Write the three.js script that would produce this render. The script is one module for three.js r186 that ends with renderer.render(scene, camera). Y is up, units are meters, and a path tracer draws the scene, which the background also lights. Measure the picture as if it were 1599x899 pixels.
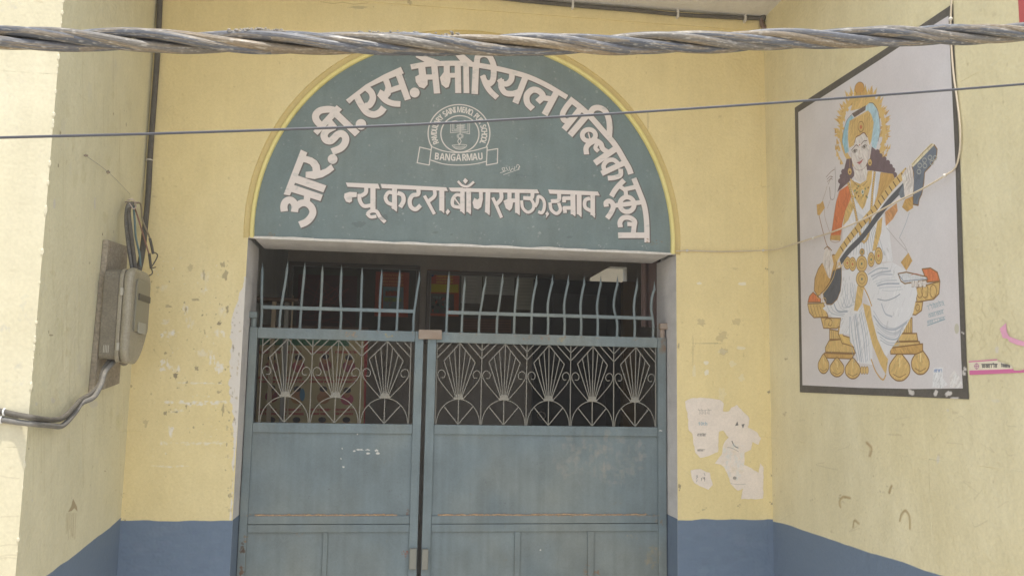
import * as THREE from 'three';
import { mergeGeometries } from 'three/addons/utils/BufferGeometryUtils.js';
import { RoundedBoxGeometry } from 'three/addons/geometries/RoundedBoxGeometry.js';

// ------------------------------------------------------------------ camera, sky, sun, exposure
const FPX = 1325.29, PCX = 799.5, PCY = 449.5;          // focal length and centre of the photograph in its pixels
const scene = new THREE.Scene();
const camera = new THREE.PerspectiveCamera(37.43, 1024 / 575, 0.05, 400);
const CAM = new THREE.Vector3(0.72898, 1.49842, 4.09699);
const RM = [[0.99111239, -0.03266928, -0.12895332], [0.01733476, 0.99282742, -0.11829294], [0.13189293, 0.11500622, 0.98456987]];
camera.matrixAutoUpdate = true;
camera.position.copy(CAM);
camera.quaternion.setFromRotationMatrix(new THREE.Matrix4().set(...RM[0], 0, ...RM[1], 0, ...RM[2], 0, 0, 0, 0, 1));
scene.add(camera);
const SUN = new THREE.Vector3(0.004, 0.96, 0.28).normalize();
{ // hazy bright summer sky: white low down, faint blue overhead, a wide aureole round the sun
  const W = 256, H = 128, d = new Float32Array(W * H * 4);
  for (let j = 0; j < H; j++) for (let i = 0; i < W; i++) {
    const el = ((j + 0.5) / H - 0.5) * Math.PI, az = ((i + 0.5) / W - 0.5) * 2 * Math.PI, y = Math.sin(el), t = Math.pow(Math.max(0, y), 0.6);
    const c = Math.max(0, Math.cos(el) * Math.cos(az) * SUN.x + y * SUN.y + Math.cos(el) * Math.sin(az) * SUN.z), glow = 0.35 * Math.pow(c, 6) + 0.5 * Math.pow(c, 40), k = (j * W + i) * 4;
    d[k] = 1.0 - 0.36 * t + glow; d[k + 1] = 0.99 - 0.2 * t + glow * 0.98; d[k + 2] = 0.99 + 0.04 * t + glow * 0.92; d[k + 3] = 1;
  }
  const t = new THREE.DataTexture(d, W, H, THREE.RGBAFormat, THREE.FloatType);
  t.mapping = THREE.EquirectangularReflectionMapping; t.magFilter = THREE.LinearFilter; t.wrapS = THREE.RepeatWrapping; t.needsUpdate = true;
  scene.background = t; scene.environment = t;
}
const sun = new THREE.DirectionalLight(new THREE.Color(1, 0.94, 0.84), 3.0);
sun.name = 'sun';
sun.position.copy(SUN).multiplyScalar(40);
sun.castShadow = true;
sun.shadow.mapSize.set(4096, 4096);
Object.assign(sun.shadow.camera, { left: -14, right: 14, top: 14, bottom: -14, near: 1, far: 90 });
sun.shadow.radius = 2;
scene.add(sun, sun.target);
const renderer = new THREE.WebGLRenderer({ antialias: true });
renderer.setSize(1024, 575);
renderer.toneMapping = THREE.LinearToneMapping;
renderer.toneMappingExposure = 1.5;
renderer.shadowMap.enabled = true;

// ------------------------------------------------------------------ helpers
let seed = 7;
const rnd = () => { seed = (seed + 0x6d2b79f5) | 0; let t = Math.imul(seed ^ (seed >>> 15), 1 | seed); t = (t + Math.imul(t ^ (t >>> 7), 61 | t)) ^ t; return ((t ^ (t >>> 14)) >>> 0) / 4294967296; };
const rr = (a, b) => a + (b - a) * rnd();
const XL = -0.485, XR = 2.5876, TH = 0.33, LINTEL = 2.19, CEIL = 3.475, GZ = -0.15;
// a photo pixel gives a direction; the wall, gate or board it lies on gives the distance
function hit(px, py, axis, val) {
  const c = [(px - PCX) / FPX, -(py - PCY) / FPX, -1];
  const d = RM.map((r) => r[0] * c[0] + r[1] * c[1] + r[2] * c[2]), o = [CAM.x, CAM.y, CAM.z];
  const t = (val - o[axis]) / d[axis];
  return new THREE.Vector3(o[0] + t * d[0], o[1] + t * d[1], o[2] + t * d[2]);
}
const onBack = (px, py, z = 0) => hit(px, py, 2, z), onLeft = (px, py, off = 0) => hit(px, py, 0, XL + off), onRight = (px, py, off = 0) => hit(px, py, 0, XR - off);
const taken = {};
const numbered = (n) => { const k = taken[n] = (taken[n] ?? -1) + 1; return k ? n + '_' + String(k).padStart(3, '0') : n; };
function shade(o) { o.castShadow = true; o.receiveShadow = true; return o; }
function tag(o, label, category, group, kind) {
  if (label) o.userData.label = label;
  if (category) o.userData.category = category;
  if (group) o.userData.group = group;
  if (kind) o.userData.kind = kind;
  return o;
}
function mesh(name, geo, mat, parent) {       // top level when no parent is given
  const m = shade(new THREE.Mesh(geo, mat));
  m.name = parent ? name : numbered(name);
  (parent ?? scene).add(m);
  return m;
}
function thing(name, label, category, base = [0, 0, 0], group) {
  const g = new THREE.Group();
  g.name = numbered(name); g.position.set(...base); scene.add(g);
  return tag(g, label, category, group);
}
const local = (geo, g) => { geo.translate(-g.position.x, -g.position.y, -g.position.z); return geo; };
const part = (name, geo, mat, g, under) => {    // geometry in world metres, put under thing g (or under its part)
  local(geo, g);
  return mesh(name, geo, mat, under ?? g);
};
// uv in metres by the way each face points: (z, y), (x, y) or (x, z)
function metreUV(geo) {
  const g = geo.index ? geo.toNonIndexed() : geo, p = g.attributes.position, n = g.attributes.normal, uv = new Float32Array(p.count * 2);
  for (let i = 0; i < p.count; i++) {
    const ax = Math.abs(n.getX(i)), ay = Math.abs(n.getY(i)), az = Math.abs(n.getZ(i));
    const u = ax > ay && ax > az ? p.getZ(i) : p.getX(i), v = ay > ax && ay > az ? p.getZ(i) : p.getY(i);
    uv[i * 2] = u; uv[i * 2 + 1] = v;
  }
  g.setAttribute('uv', new THREE.BufferAttribute(uv, 2));
  return g;
}
function box(x0, x1, y0, y1, z0, z1) {
  const g = new THREE.BoxGeometry(x1 - x0, y1 - y0, z1 - z0);
  g.translate((x0 + x1) / 2, (y0 + y1) / 2, (z0 + z1) / 2);
  const groups = g.groups, out = metreUV(g);
  out.groups = groups;
  return out;
}
function rbox(x0, x1, y0, y1, z0, z1, r = 0.004, seg = 2) {
  const g = new RoundedBoxGeometry(x1 - x0, y1 - y0, z1 - z0, seg, Math.min(r, (x1 - x0) / 2.1, (y1 - y0) / 2.1, (z1 - z0) / 2.1));
  g.translate((x0 + x1) / 2, (y0 + y1) / 2, (z0 + z1) / 2);
  const out = metreUV(g); out.clearGroups(); return out;
}
// a flat bar between two points of the gate plane
function bar(a, b, w, d, z) {
  const dx = b[0] - a[0], dy = b[1] - a[1], L = Math.hypot(dx, dy);
  const g = new THREE.BoxGeometry(L, w, d);
  g.rotateZ(Math.atan2(dy, dx)); g.translate((a[0] + b[0]) / 2, (a[1] + b[1]) / 2, z);
  const out = metreUV(g); out.clearGroups(); return out;
}
function tube(pts, r, seg = 40, rad = 7, closed = false) {
  const g = new THREE.TubeGeometry(new THREE.CatmullRomCurve3(pts.map((p) => p.isVector3 ? p : new THREE.Vector3(...p)), closed, 'centripetal'), seg, r, rad, closed);
  return g;
}
const V2 = (x, y) => new THREE.Vector2(x, y);
// a flat sheet on a side wall, outline in (z, y) metres
function sheetZY(pts, x, holes = []) {
  const sh = pts.map(([z, y]) => V2(z, y)), hs = holes.map((h) => h.map(([z, y]) => V2(z, y)));
  if (THREE.ShapeUtils.isClockWise(sh)) sh.reverse();
  hs.forEach((h) => { if (!THREE.ShapeUtils.isClockWise(h)) h.reverse(); });
  const tri = THREE.ShapeUtils.triangulateShape(sh, hs), all = [...sh, ...hs.flat()], g = new THREE.BufferGeometry();
  const pos = [], uv = [], nor = [];
  for (const v of all) { pos.push(x, v.y, v.x); uv.push(v.x, v.y); nor.push(-1, 0, 0); }
  g.setAttribute('position', new THREE.Float32BufferAttribute(pos, 3)); g.setAttribute('uv', new THREE.Float32BufferAttribute(uv, 2)); g.setAttribute('normal', new THREE.Float32BufferAttribute(nor, 3));
  g.setIndex(tri.flat());
  return g;
}
function sheetXY(pts, z) {
  const g = new THREE.ShapeGeometry(new THREE.Shape(pts.map(([x, y]) => V2(x, y))));
  g.translate(0, 0, z);
  return g;
}

// ------------------------------------------------------------------ textures
const N = 256, lattice = new Float32Array(N * N).map(() => rnd());
function vnoise(x, y) {
  const xi = Math.floor(x), yi = Math.floor(y), fx = x - xi, fy = y - yi, a = fx * fx * (3 - 2 * fx), b = fy * fy * (3 - 2 * fy);
  const x0 = xi & 255, x1 = (xi + 1) & 255, y0 = (yi & 255) * N, y1 = ((yi + 1) & 255) * N;
  const p = lattice[y0 + x0], q = lattice[y0 + x1], r = lattice[y1 + x0], s = lattice[y1 + x1];
  return p + (q - p) * a + (r - p) * b + (p - q - r + s) * a * b;
}
const fbm = (x, y, o = 4) => { let s = 0, a = 0.5, t = 0; for (let i = 0; i < o; i++) { s += a * vnoise(x, y); t += a; a *= 0.5; x = x * 2.03 + 17.3; y = y * 2.03 + 5.1; } return s / t; };
const clamp = (v, a = 0, b = 1) => Math.max(a, Math.min(b, v));
const smooth = (a, b, v) => { const t = clamp((v - a) / (b - a)); return t * t * (3 - 2 * t); };
// a canvas over a rectangle of a surface, u0..u1 by v0..v1 metres, with a base colour function
function surface(u0, u1, v0, v1, ppm, base) {
  const w = Math.round((u1 - u0) * ppm), h = Math.round((v1 - v0) * ppm), cv = document.createElement('canvas');
  cv.width = w; cv.height = h;
  const ctx = cv.getContext('2d'), id = ctx.createImageData(w, h), d = id.data;
  for (let j = 0, k = 0; j < h; j++) for (let i = 0; i < w; i++, k += 4) {
    const c = base(u0 + (i + 0.5) / ppm, v1 - (j + 0.5) / ppm);
    d[k] = c[0]; d[k + 1] = c[1]; d[k + 2] = c[2]; d[k + 3] = 255;
  }
  ctx.putImageData(id, 0, 0);
  const s = { cv, ctx, ppm, at: (u, v) => [(u - u0) * ppm, (v1 - v) * ppm] };
  s.texture = () => {
    const t = new THREE.CanvasTexture(cv);
    t.colorSpace = THREE.SRGBColorSpace; t.wrapS = t.wrapT = THREE.RepeatWrapping; t.magFilter = THREE.LinearFilter;
    t.repeat.set(1 / (u1 - u0), 1 / (v1 - v0)); t.offset.set(-u0 / (u1 - u0), -v0 / (v1 - v0));
    return t;
  };
  return s;
}
// painter in photo pixels: pix() turns a photo pixel into a canvas point on that surface
function painter(s, pix, scale) {
  const { ctx } = s, P = (p) => pix(p[0], p[1]);
  const trace = (pts, curve, close) => {
    const q = pts.map(P);
    if (curve && q.length > 2) {
      const c = new THREE.CatmullRomCurve3(q.map((v) => new THREE.Vector3(v[0], v[1], 0)), close, 'centripetal');
      const f = c.getPoints(q.length * 8);
      ctx.beginPath(); f.forEach((v, i) => (i ? ctx.lineTo(v.x, v.y) : ctx.moveTo(v.x, v.y)));
    } else { ctx.beginPath(); q.forEach((v, i) => (i ? ctx.lineTo(...v) : ctx.moveTo(...v))); }
    if (close) ctx.closePath();
  };
  return {
    ctx,
    brushy: false,
    poly(col, pts, curve = false) {
      trace(pts, curve, true); ctx.fillStyle = col; ctx.fill();
      if (!this.brushy) return;
      // uneven hand-laid paint: short strokes a little thinner or thicker than the flat colour
      const xs = pts.map((q) => q[0]), ys = pts.map((q) => q[1]), x0 = Math.min(...xs), x1 = Math.max(...xs), y0 = Math.min(...ys), y1 = Math.max(...ys), n = Math.min(160, 6 + (x1 - x0) * (y1 - y0) / 9), lean = rr(-0.6, 0.6);
      const c = col.match(/\d+/g).slice(0, 3).map(Number);
      ctx.save(); trace(pts, curve, true); ctx.clip();
      for (let i = 0; i < n; i++) { const k = rnd() < 0.5 ? rr(0.8, 0.95) : rr(1.04, 1.16), x = rr(x0, x1), y = rr(y0, y1), l = rr(3, 12); this.line(`rgba(${c.map((v) => Math.min(232, Math.round(v * k)))},${rr(.15, .5)})`, rr(0.7, 2.6), [[x, y], [x + lean * l * 0.6 + rr(-1, 1), y + l * 0.6], [x + lean * l + rr(-1.5, 1.5), y + l]], true, 'round'); }
      ctx.restore();
    },
    line(col, w, pts, curve = true, cap = 'butt', close = false) { trace(pts, curve, close); ctx.strokeStyle = col; ctx.lineWidth = w * scale; ctx.lineCap = cap; ctx.lineJoin = 'round'; ctx.stroke(); },
    oval(col, x, y, rx, ry, rot = 0, stroke = 0) {
      const pts = []; for (let i = 0; i < 28; i++) { const a = i / 28 * Math.PI * 2, u = Math.cos(a) * rx, v = Math.sin(a) * ry; pts.push([x + u * Math.cos(rot) - v * Math.sin(rot), y + u * Math.sin(rot) + v * Math.cos(rot)]); }
      trace(pts, false, true);
      if (stroke) { ctx.strokeStyle = col; ctx.lineWidth = stroke * scale; ctx.stroke(); } else { ctx.fillStyle = col; ctx.fill(); }
    },
    blotch(col, x, y, rx, ry, n = 14, rough = 0.45) {
      const pts = []; for (let i = 0; i < n; i++) { const a = i / n * Math.PI * 2, k = 1 - rough * rnd(); pts.push([x + Math.cos(a) * rx * k, y + Math.sin(a) * ry * k]); }
      trace(pts, false, true); ctx.fillStyle = col; ctx.fill();
    },
    text(str, x, y, size, angle, col, font = 'bold', sx = 1) {
      const o = P([x, y]), a = P([x + 5, y]), b = P([x, y + 5]);
      ctx.save(); ctx.setTransform((a[0] - o[0]) / 5, (a[1] - o[1]) / 5, (b[0] - o[0]) / 5, (b[1] - o[1]) / 5, o[0], o[1]);
      ctx.rotate(angle); ctx.scale(sx, 1); ctx.font = font + ' ' + size + 'px sans-serif'; ctx.textAlign = 'center'; ctx.textBaseline = 'middle'; ctx.fillStyle = col; ctx.fillText(str, 0, 0); ctx.restore();
    },
    // small hand-painted line in Devanagari manner: a head line with stems and bowls under it
    script(col, x0, y0, x1, y1, h, w) {
      const L = Math.hypot(x1 - x0, y1 - y0), ux = (x1 - x0) / L, uy = (y1 - y0) / L, at = (s, t) => [x0 + ux * s - uy * t, y0 + uy * s + ux * t];
      this.line(col, w, [at(0, 0), at(L, 0)], false);
      for (let s = h * 0.3; s < L; s += h * rr(0.55, 0.8)) {
        this.line(col, w, [at(s, 0), at(s, h)], false);
        if (rnd() < 0.75) this.line(col, w, [at(s, h * 0.35), at(s - h * 0.35, h * 0.3), at(s - h * 0.38, h * 0.75), at(s, h * 0.7)], true);
        if (rnd() < 0.25) this.line(col, w, [at(s, 0), at(s - h * 0.3, -h * 0.35)], false);
      }
    },
  };
}
function dataTex(n, f, srgb) {
  const d = new Uint8Array(n * n * 4);
  for (let j = 0, k = 0; j < n; j++) for (let i = 0; i < n; i++, k += 4) { const c = f(i / n, j / n); d[k] = c[0]; d[k + 1] = c[1]; d[k + 2] = c[2]; d[k + 3] = 255; }
  const t = new THREE.DataTexture(d, n, n); t.wrapS = t.wrapT = THREE.RepeatWrapping; t.magFilter = THREE.LinearFilter; t.minFilter = THREE.LinearMipmapLinearFilter;
  if (srgb) t.colorSpace = THREE.SRGBColorSpace;
  t.needsUpdate = true; return t;
}
const grey = (v) => [v, v, v];
// trowelled plaster: broad waves and fine grain, tiles every 1.28 m
const plasterBump = dataTex(512, (u, v) => grey(255 * clamp(0.5 * fbm(u * 8, v * 8, 2) + 0.3 * fbm(u * 32, v * 32, 2) + 0.2 * vnoise(u * 128, v * 128))));
plasterBump.repeat.set(1 / 1.28, 1 / 1.28);
const steelBump = dataTex(256, (u, v) => grey(255 * clamp(0.6 * fbm(u * 8, v * 8, 3) + 0.4 * vnoise(u * 64, v * 64))));
steelBump.repeat.set(1.6, 1.6);
const mat = (o) => new THREE.MeshStandardMaterial({ roughness: 0.85, metalness: 0, side: THREE.DoubleSide, ...o });
const lin = (r, g, b) => new THREE.Color().setRGB(r, g, b);
const plaster = (map, extra = {}) => mat({ map, bumpMap: plasterBump, bumpScale: 0.006, roughness: 0.82, ...extra });

// paint colours (sRGB)
const YEL = [222, 204, 152], PALE = [212, 205, 172], BLUE = [104, 120, 140], WHITE = [203, 196, 190];
const mix = (a, b, t) => [a[0] + (b[0] - a[0]) * t, a[1] + (b[1] - a[1]) * t, a[2] + (b[2] - a[2]) * t];
// limewash: patches of slightly thinner and thicker coats, faint brush streaks, grime specks
function wash(base, thin, u, v, k = 1) {
  const big = fbm(u * 1.7 + 3, v * 1.3 + 9, 4), mid = fbm(u * 9 + 30, v * 6 + 4, 3), streak = fbm(u * 60, v * 3.5 + 50, 2), fine = vnoise(u * 170, v * 170);
  let c = mix(base, thin, clamp((big - 0.42) * 1.6 + (mid - 0.5) * 0.5) * 0.6);
  const m = 1 + k * ((mid - 0.5) * 0.05 + (streak - 0.5) * 0.016 + (fine - 0.5) * 0.03);
  c = [c[0] * m, c[1] * m, c[2] * m];
  const sp = fbm(u * 38 + 90, v * 38 + 11, 2);
  if (sp > 0.86) c = mix(c, [150, 132, 98], (sp - 0.86) * 2.6);
  return c;
}

// ---- back wall colours with everything that is on its paint
const wallS = surface(XL - 0.05, XR + 0.05, 0, 3.56, 560, (u, v) => wash(YEL, [220, 208, 170], u, v));
const wallP = painter(wallS, (px, py) => { const p = onBack(px, py); return wallS.at(p.x, p.y); }, 560 / 323);
{
  const p = wallP, w = [], b = [];
  // blue dado, brushed by hand along its top edge
  const edge = (x0, x1, y) => { const e = []; for (let x = x0; x <= x1; x += 8) e.push([x, y + (fbm(x * 0.04, 3, 3) - 0.5) * 3.5]); return e; };
  const blue = `rgb(${BLUE})`;
  p.poly(blue, [...edge(160, 372, 812.5), [372, 1100], [160, 1100]]);
  p.poly(blue, [...edge(1040, 1240, 811), [1240, 1100], [1040, 1100]]);
  for (let i = 0; i < 420; i++) { const l = rnd() < 0.45; p.blotch(`rgba(${rnd() < 0.5 ? '122,136,152' : '92,106,126'},${rr(0.05, 0.16)})`, l ? rr(180, 360) : rr(1058, 1210), rr(822, 960), rr(3, 16), rr(2, 9)); }
  // peeled paper and scraped paint left of the gate
  const W = 'rgba(226,220,210,', D = 'rgba(128,116,96,';
  for (const [x, y, rx, ry, a] of [[262, 522, 11, 6, .7], [345, 520, 9, 6, .6], [258, 570, 8, 12, .85], [272, 576, 10, 6, .6], [343, 575, 9, 9, .8], [331, 562, 6, 9, .7], [263, 674, 7, 9, .8], [272, 628, 20, 3, .75], [315, 629, 34, 4, .8], [345, 628, 12, 3, .7], [275, 641, 14, 3, .4], [256, 690, 6, 5, .5], [300, 692, 34, 3, .45], [340, 691, 12, 3, .5], [253, 728, 18, 2.5, .35], [258, 503, 9, 5, .3], [296, 505, 7, 9, .35], [290, 482, 5, 8, .5], [255, 450, 8, 6, .25], [318, 452, 9, 5, .25], [320, 437, 7, 14, .3], [300, 598, 30, 2, .5], [330, 598, 20, 2, .4], [320, 552, 14, 7, .3], [346, 488, 8, 12, .3], [285, 727, 10, 2, .35]]) { for (let i = 0; i < 3 + rx * 0.5; i++) p.blotch(W + a * rr(0.5, 1) + ')', x + rr(-1, 1) * rx * 0.8, y + rr(-1, 1) * ry * 0.6, rr(0.3, 0.6) * Math.min(rx, 9), rr(0.5, 1) * Math.min(ry, 8), 11, 0.7); }
  for (const [x, y, rx, ry, a] of [[274, 586, 5, 5, .8], [306, 575, 5, 7, .55], [343, 505, 5, 4, .75], [355, 482, 3, 8, .6], [352, 430, 6, 10, .45], [348, 413, 5, 7, .45], [318, 428, 3, 11, .4], [298, 417, 6, 8, .25], [290, 484, 2.5, 6, .5], [306, 468, 9, 3, .4], [263, 478, 7, 3, .35], [258, 551, 4, 3, .5], [292, 597, 3, 3, .55], [343, 597, 4, 3, .55], [258, 645, 4, 5, .6], [275, 643, 7, 2, .5], [291, 634, 2, 4, .6], [348, 640, 3, 13, .45], [342, 612, 5, 4, .4], [320, 520, 1.5, 4, .6], [316, 492, 2, 2, .6], [228, 660, 6, 10, .25], [246, 449, 4, 3, .3], [205, 603, 2, 3, .4], [191, 680, 3, 7, .4], [187, 770, 2.5, 3, .7], [187, 797, 2, 3, .7], [195, 812, 2, 3, .8], [183, 833, 3, 12, .25]]) { p.blotch(D + a + ')', x, y, rx, ry, 12, 0.7); for (let i = 0; i < 3; i++) p.blotch(D + a * 0.6 + ')', x + rr(-9, 9), y + rr(-9, 9), rr(0.6, 2), rr(0.6, 2), 8, 0.6); }
  for (let i = 0; i < 130; i++) { const x = rr(236, 366), y = rr(400, 715); p.blotch((rnd() < 0.55 ? W : D) + rr(.15, .55) + ')', x, y, rr(0.5, 2.4), rr(0.5, 2.8), 8, 0.6); }
  // bare plaster worn along the left edge of the opening
  const ragged = []; for (let y = 432; y <= 812; y += 2.5) { const wd = 3 + 13 * smooth(440, 490, y) * (1 - smooth(590, 670, y)) + 9 * (fbm(y * 0.021, 8, 2) - 0.3) + 7 * (fbm(y * 0.19, 40, 4) - 0.5); ragged.push([381 - (y - 480) * 0.051 - Math.max(1, wd), y]); }
  p.poly('rgb(214,207,198)', [...ragged, [358, 812], [392, 432]]);
  for (let i = 0; i < 60; i++) { const y = rr(450, 800); p.blotch(`rgba(${rnd() < 0.5 ? '176,160,130' : '140,128,108'},${rr(.25, .6)})`, 376 - (y - 480) * 0.05 - rr(-2, 12), y, rr(0.8, 3), rr(1, 5), 9, 0.6); }
  // right of the gate: scraped tape marks, stains
  for (const [x, y, rx, ry, a] of [[1092, 442, 5, 2.6, .7], [1160, 443, 9, 2.8, .7], [1103, 566, 5, 4, .7], [1104, 581, 5, 6, .75], [1157, 543, 9, 4, .5], [1128, 549, 10, 5, .3], [1144, 568, 7, 6, .3], [1158, 590, 6, 8, .3], [1084, 580, 4, 12, .3], [1128, 615, 8, 16, .18]]) p.blotch(W + a + ')', x, y, rx, ry, 14, 0.5);
  for (const [x, y, rx, ry, a] of [[1095, 503, 9, 8, .22], [1128, 525, 12, 12, .22], [1150, 502, 9, 8, .2], [1110, 536, 34, 1.2, .3], [1082, 550, 2, 30, .16], [1130, 548, 10, 8, .2], [1062, 760, 2, 6, .75], [1201, 612, 3, 2.5, .7], [1203, 536, 2.5, 2, .6], [1199, 420, 2.5, 1.6, .5], [1206, 786, 3, 3, .75], [1205, 742, 2, 2, .6], [1148, 420, 6, 3, .15], [1060, 540, 2.5, 5, .5], [1100, 795, 3, 2, .3], [1153, 790, 2, 2, .35], [908, 152, 14, 10, .22], [925, 165, 10, 14, .18], [1012, 190, 3, 20, .2], [560, 12, 20, 3, .3], [640, 5, 5, 5, .4]]) { p.blotch(D + a + ')', x, y, rx, ry, 16, 0.6); for (let i = 0; i < 5; i++) p.blotch(D + a + ')', x + rr(-1.4, 1.4) * rx, y + rr(-1.4, 1.4) * ry, rr(0.5, 1.6), rr(0.5, 1.6), 8, 0.6); }
  for (let i = 0; i < 260; i++) { const x = rr(200, 1200), y = rr(5, 810); p.blotch(D + rr(.08, .3) + ')', x, y, rr(0.4, 1.3), rr(0.4, 1.5), 7, 0.6); }
  for (let i = 0; i < 26; i++) { const x = rr(200, 1200), y = rr(30, 760); p.line(D + rr(.07, .2) + ')', rr(0.4, 0.9), [[x, y], [x + rr(-10, 14), y + rr(-16, 16)], [x + rr(-18, 22), y + rr(-26, 26)]]); }
  // hairline crack under the cornice line
  p.line('rgba(150,130,90,.5)', 0.9, [[500, 3], [520, 6], [535, 4], [552, 7], [575, 5]], false);
}
const wallMat = plaster(wallS.texture());
const revealMat = plaster(surface(0, 1, 0, 1, 256, (u, v) => wash([204, 200, 197], [214, 209, 204], u * 2, v * 2, 1.6)).texture());

// ---- left wall
const leftS = surface(-0.4, 1.15, 0, 3.56, 500, (u, v) => wash(PALE, [214, 206, 178], u, v, 1.2));
const leftP = painter(leftS, (px, py) => { const p = onLeft(px, py); return leftS.at(p.z, p.y); }, 500 / 200);
{
  const p = leftP, e = [];
  for (let i = 0; i <= 30; i++) { const t = i / 30; e.push([188 - 175 * t, 809 + 137 * t + (fbm(t * 9, 5, 3) - 0.5) * 6]); }
  p.poly(`rgb(${BLUE})`, [[230, 812], ...e, [10, 1200], [230, 1200]]);
  const D = 'rgba(122,108,84,';
  for (const [x, y, rx, ry, a] of [[94, 208, 1.5, 4, .7], [134, 243, 1.5, 4, .8], [169, 269, 2, 5, .75], [91, 259, 1.2, 4, .6], [177, 178, .8, 3, .6], [197, 195, .8, 4, .6], [80, 523, 4, 1.6, .6], [76, 518, 1, 3, .5], [45, 700, 1.5, 2, .5], [62, 553, 1, 3, .4], [160, 366, .8, 3, .8], [177, 362, .7, 3, .5], [140, 410, 1.5, 3, .35], [164, 735, 2, 1, .5]]) p.blotch(D + a + ')', x, y, rx, ry, 10, 0.5);
  for (const [x, y, rx, ry, a] of [[85, 318, 3, 9, .6], [148, 318, 2, 11, .6], [83, 625, 4, 6, .5], [57, 630, 3, 4, .4], [145, 630, 8, 9, .35], [50, 780, 1.5, 5, .4]]) p.blotch('rgba(196,190,186,' + a + ')', x, y, rx, ry, 12, 0.5);
  // damp streaks and a chipped spot
  p.poly('rgba(140,118,84,.6)', [[114, 778], [120, 790], [121, 798], [116, 793], [112, 797], [106, 799], [111, 790]]);
  for (let i = 0; i < 9; i++) p.line(`rgba(152,130,92,${rr(.1, .25)})`, rr(1, 3), [[104 + i * 1.8, 800], [103 + i * 1.8 + rr(-1, 1), 815], [104 + i * 1.6, rr(822, 842)]]);
  for (let i = 0; i < 90; i++) { const x = rr(38, 205), y = rr(20, 760); p.blotch(`rgba(${rnd() < 0.5 ? '196,192,176' : '186,176,132'},${rr(.08, .22)})`, x, y, rr(2, 9), rr(5, 26), 16, 0.6); }
  for (let i = 0; i < 60; i++) { const x = rr(45, 200), y = rr(30, 700); p.line(`rgba(168,154,112,${rr(.06, .16)})`, rr(0.6, 2.4), [[x, y], [x + rr(-1, 1), y + rr(20, 50)], [x + rr(-2, 2), y + rr(60, 130)]]); }
  for (let i = 0; i < 150; i++) p.blotch(D + rr(.08, .3) + ')', rr(40, 215), rr(0, 800), rr(0.3, 1.1), rr(0.5, 1.8), 7, 0.6);
}
const frontS = surface(-2.4, -0.4, 0, 3.7, 360, (u, v) => wash([202, 193, 164], [206, 200, 180], u, v, 1.3));
{
  const p = painter(frontS, (px, py) => { const q = onBack(px, py, 1.06); return frontS.at(q.x, q.y); }, 360 / 430);
  for (const [x, y, rx, ry, a] of [[15, 8, 18, 8, .35], [20, 190, 16, 26, .25], [10, 140, 14, 20, .2], [40, 490, 12, 16, .4], [8, 512, 7, 6, .5], [38, 470, 5, 8, .35], [30, 597, 20, 5, .3], [28, 572, 5, 6, .3], [70, 245, 12, 12, .15], [45, 140, 20, 30, .12]]) { for (let i = 0; i < 14; i++) p.blotch(`rgba(176,172,160,${a * rr(.3, .9)})`, x + rr(-1, 1) * rx, y + rr(-1, 1) * ry, rr(1, 5), rr(1, 5), 10, 0.6); }
  for (let i = 0; i < 110; i++) p.blotch(`rgba(150,138,112,${rr(.1, .4)})`, rr(-60, 100), rr(0, 899), rr(0.4, 1.6), rr(0.4, 1.8), 7, 0.6);
  for (const y of [745, 806, 850, 866, 870]) p.line('rgba(150,135,110,.5)', 0.8, [[0, y + rr(-3, 3)], [12, y], [30, y + rr(-2, 2)]]);
}
const leftMat = plaster(leftS.texture()), frontMat = plaster(frontS.texture(), { bumpScale: 0.0025 });

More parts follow.
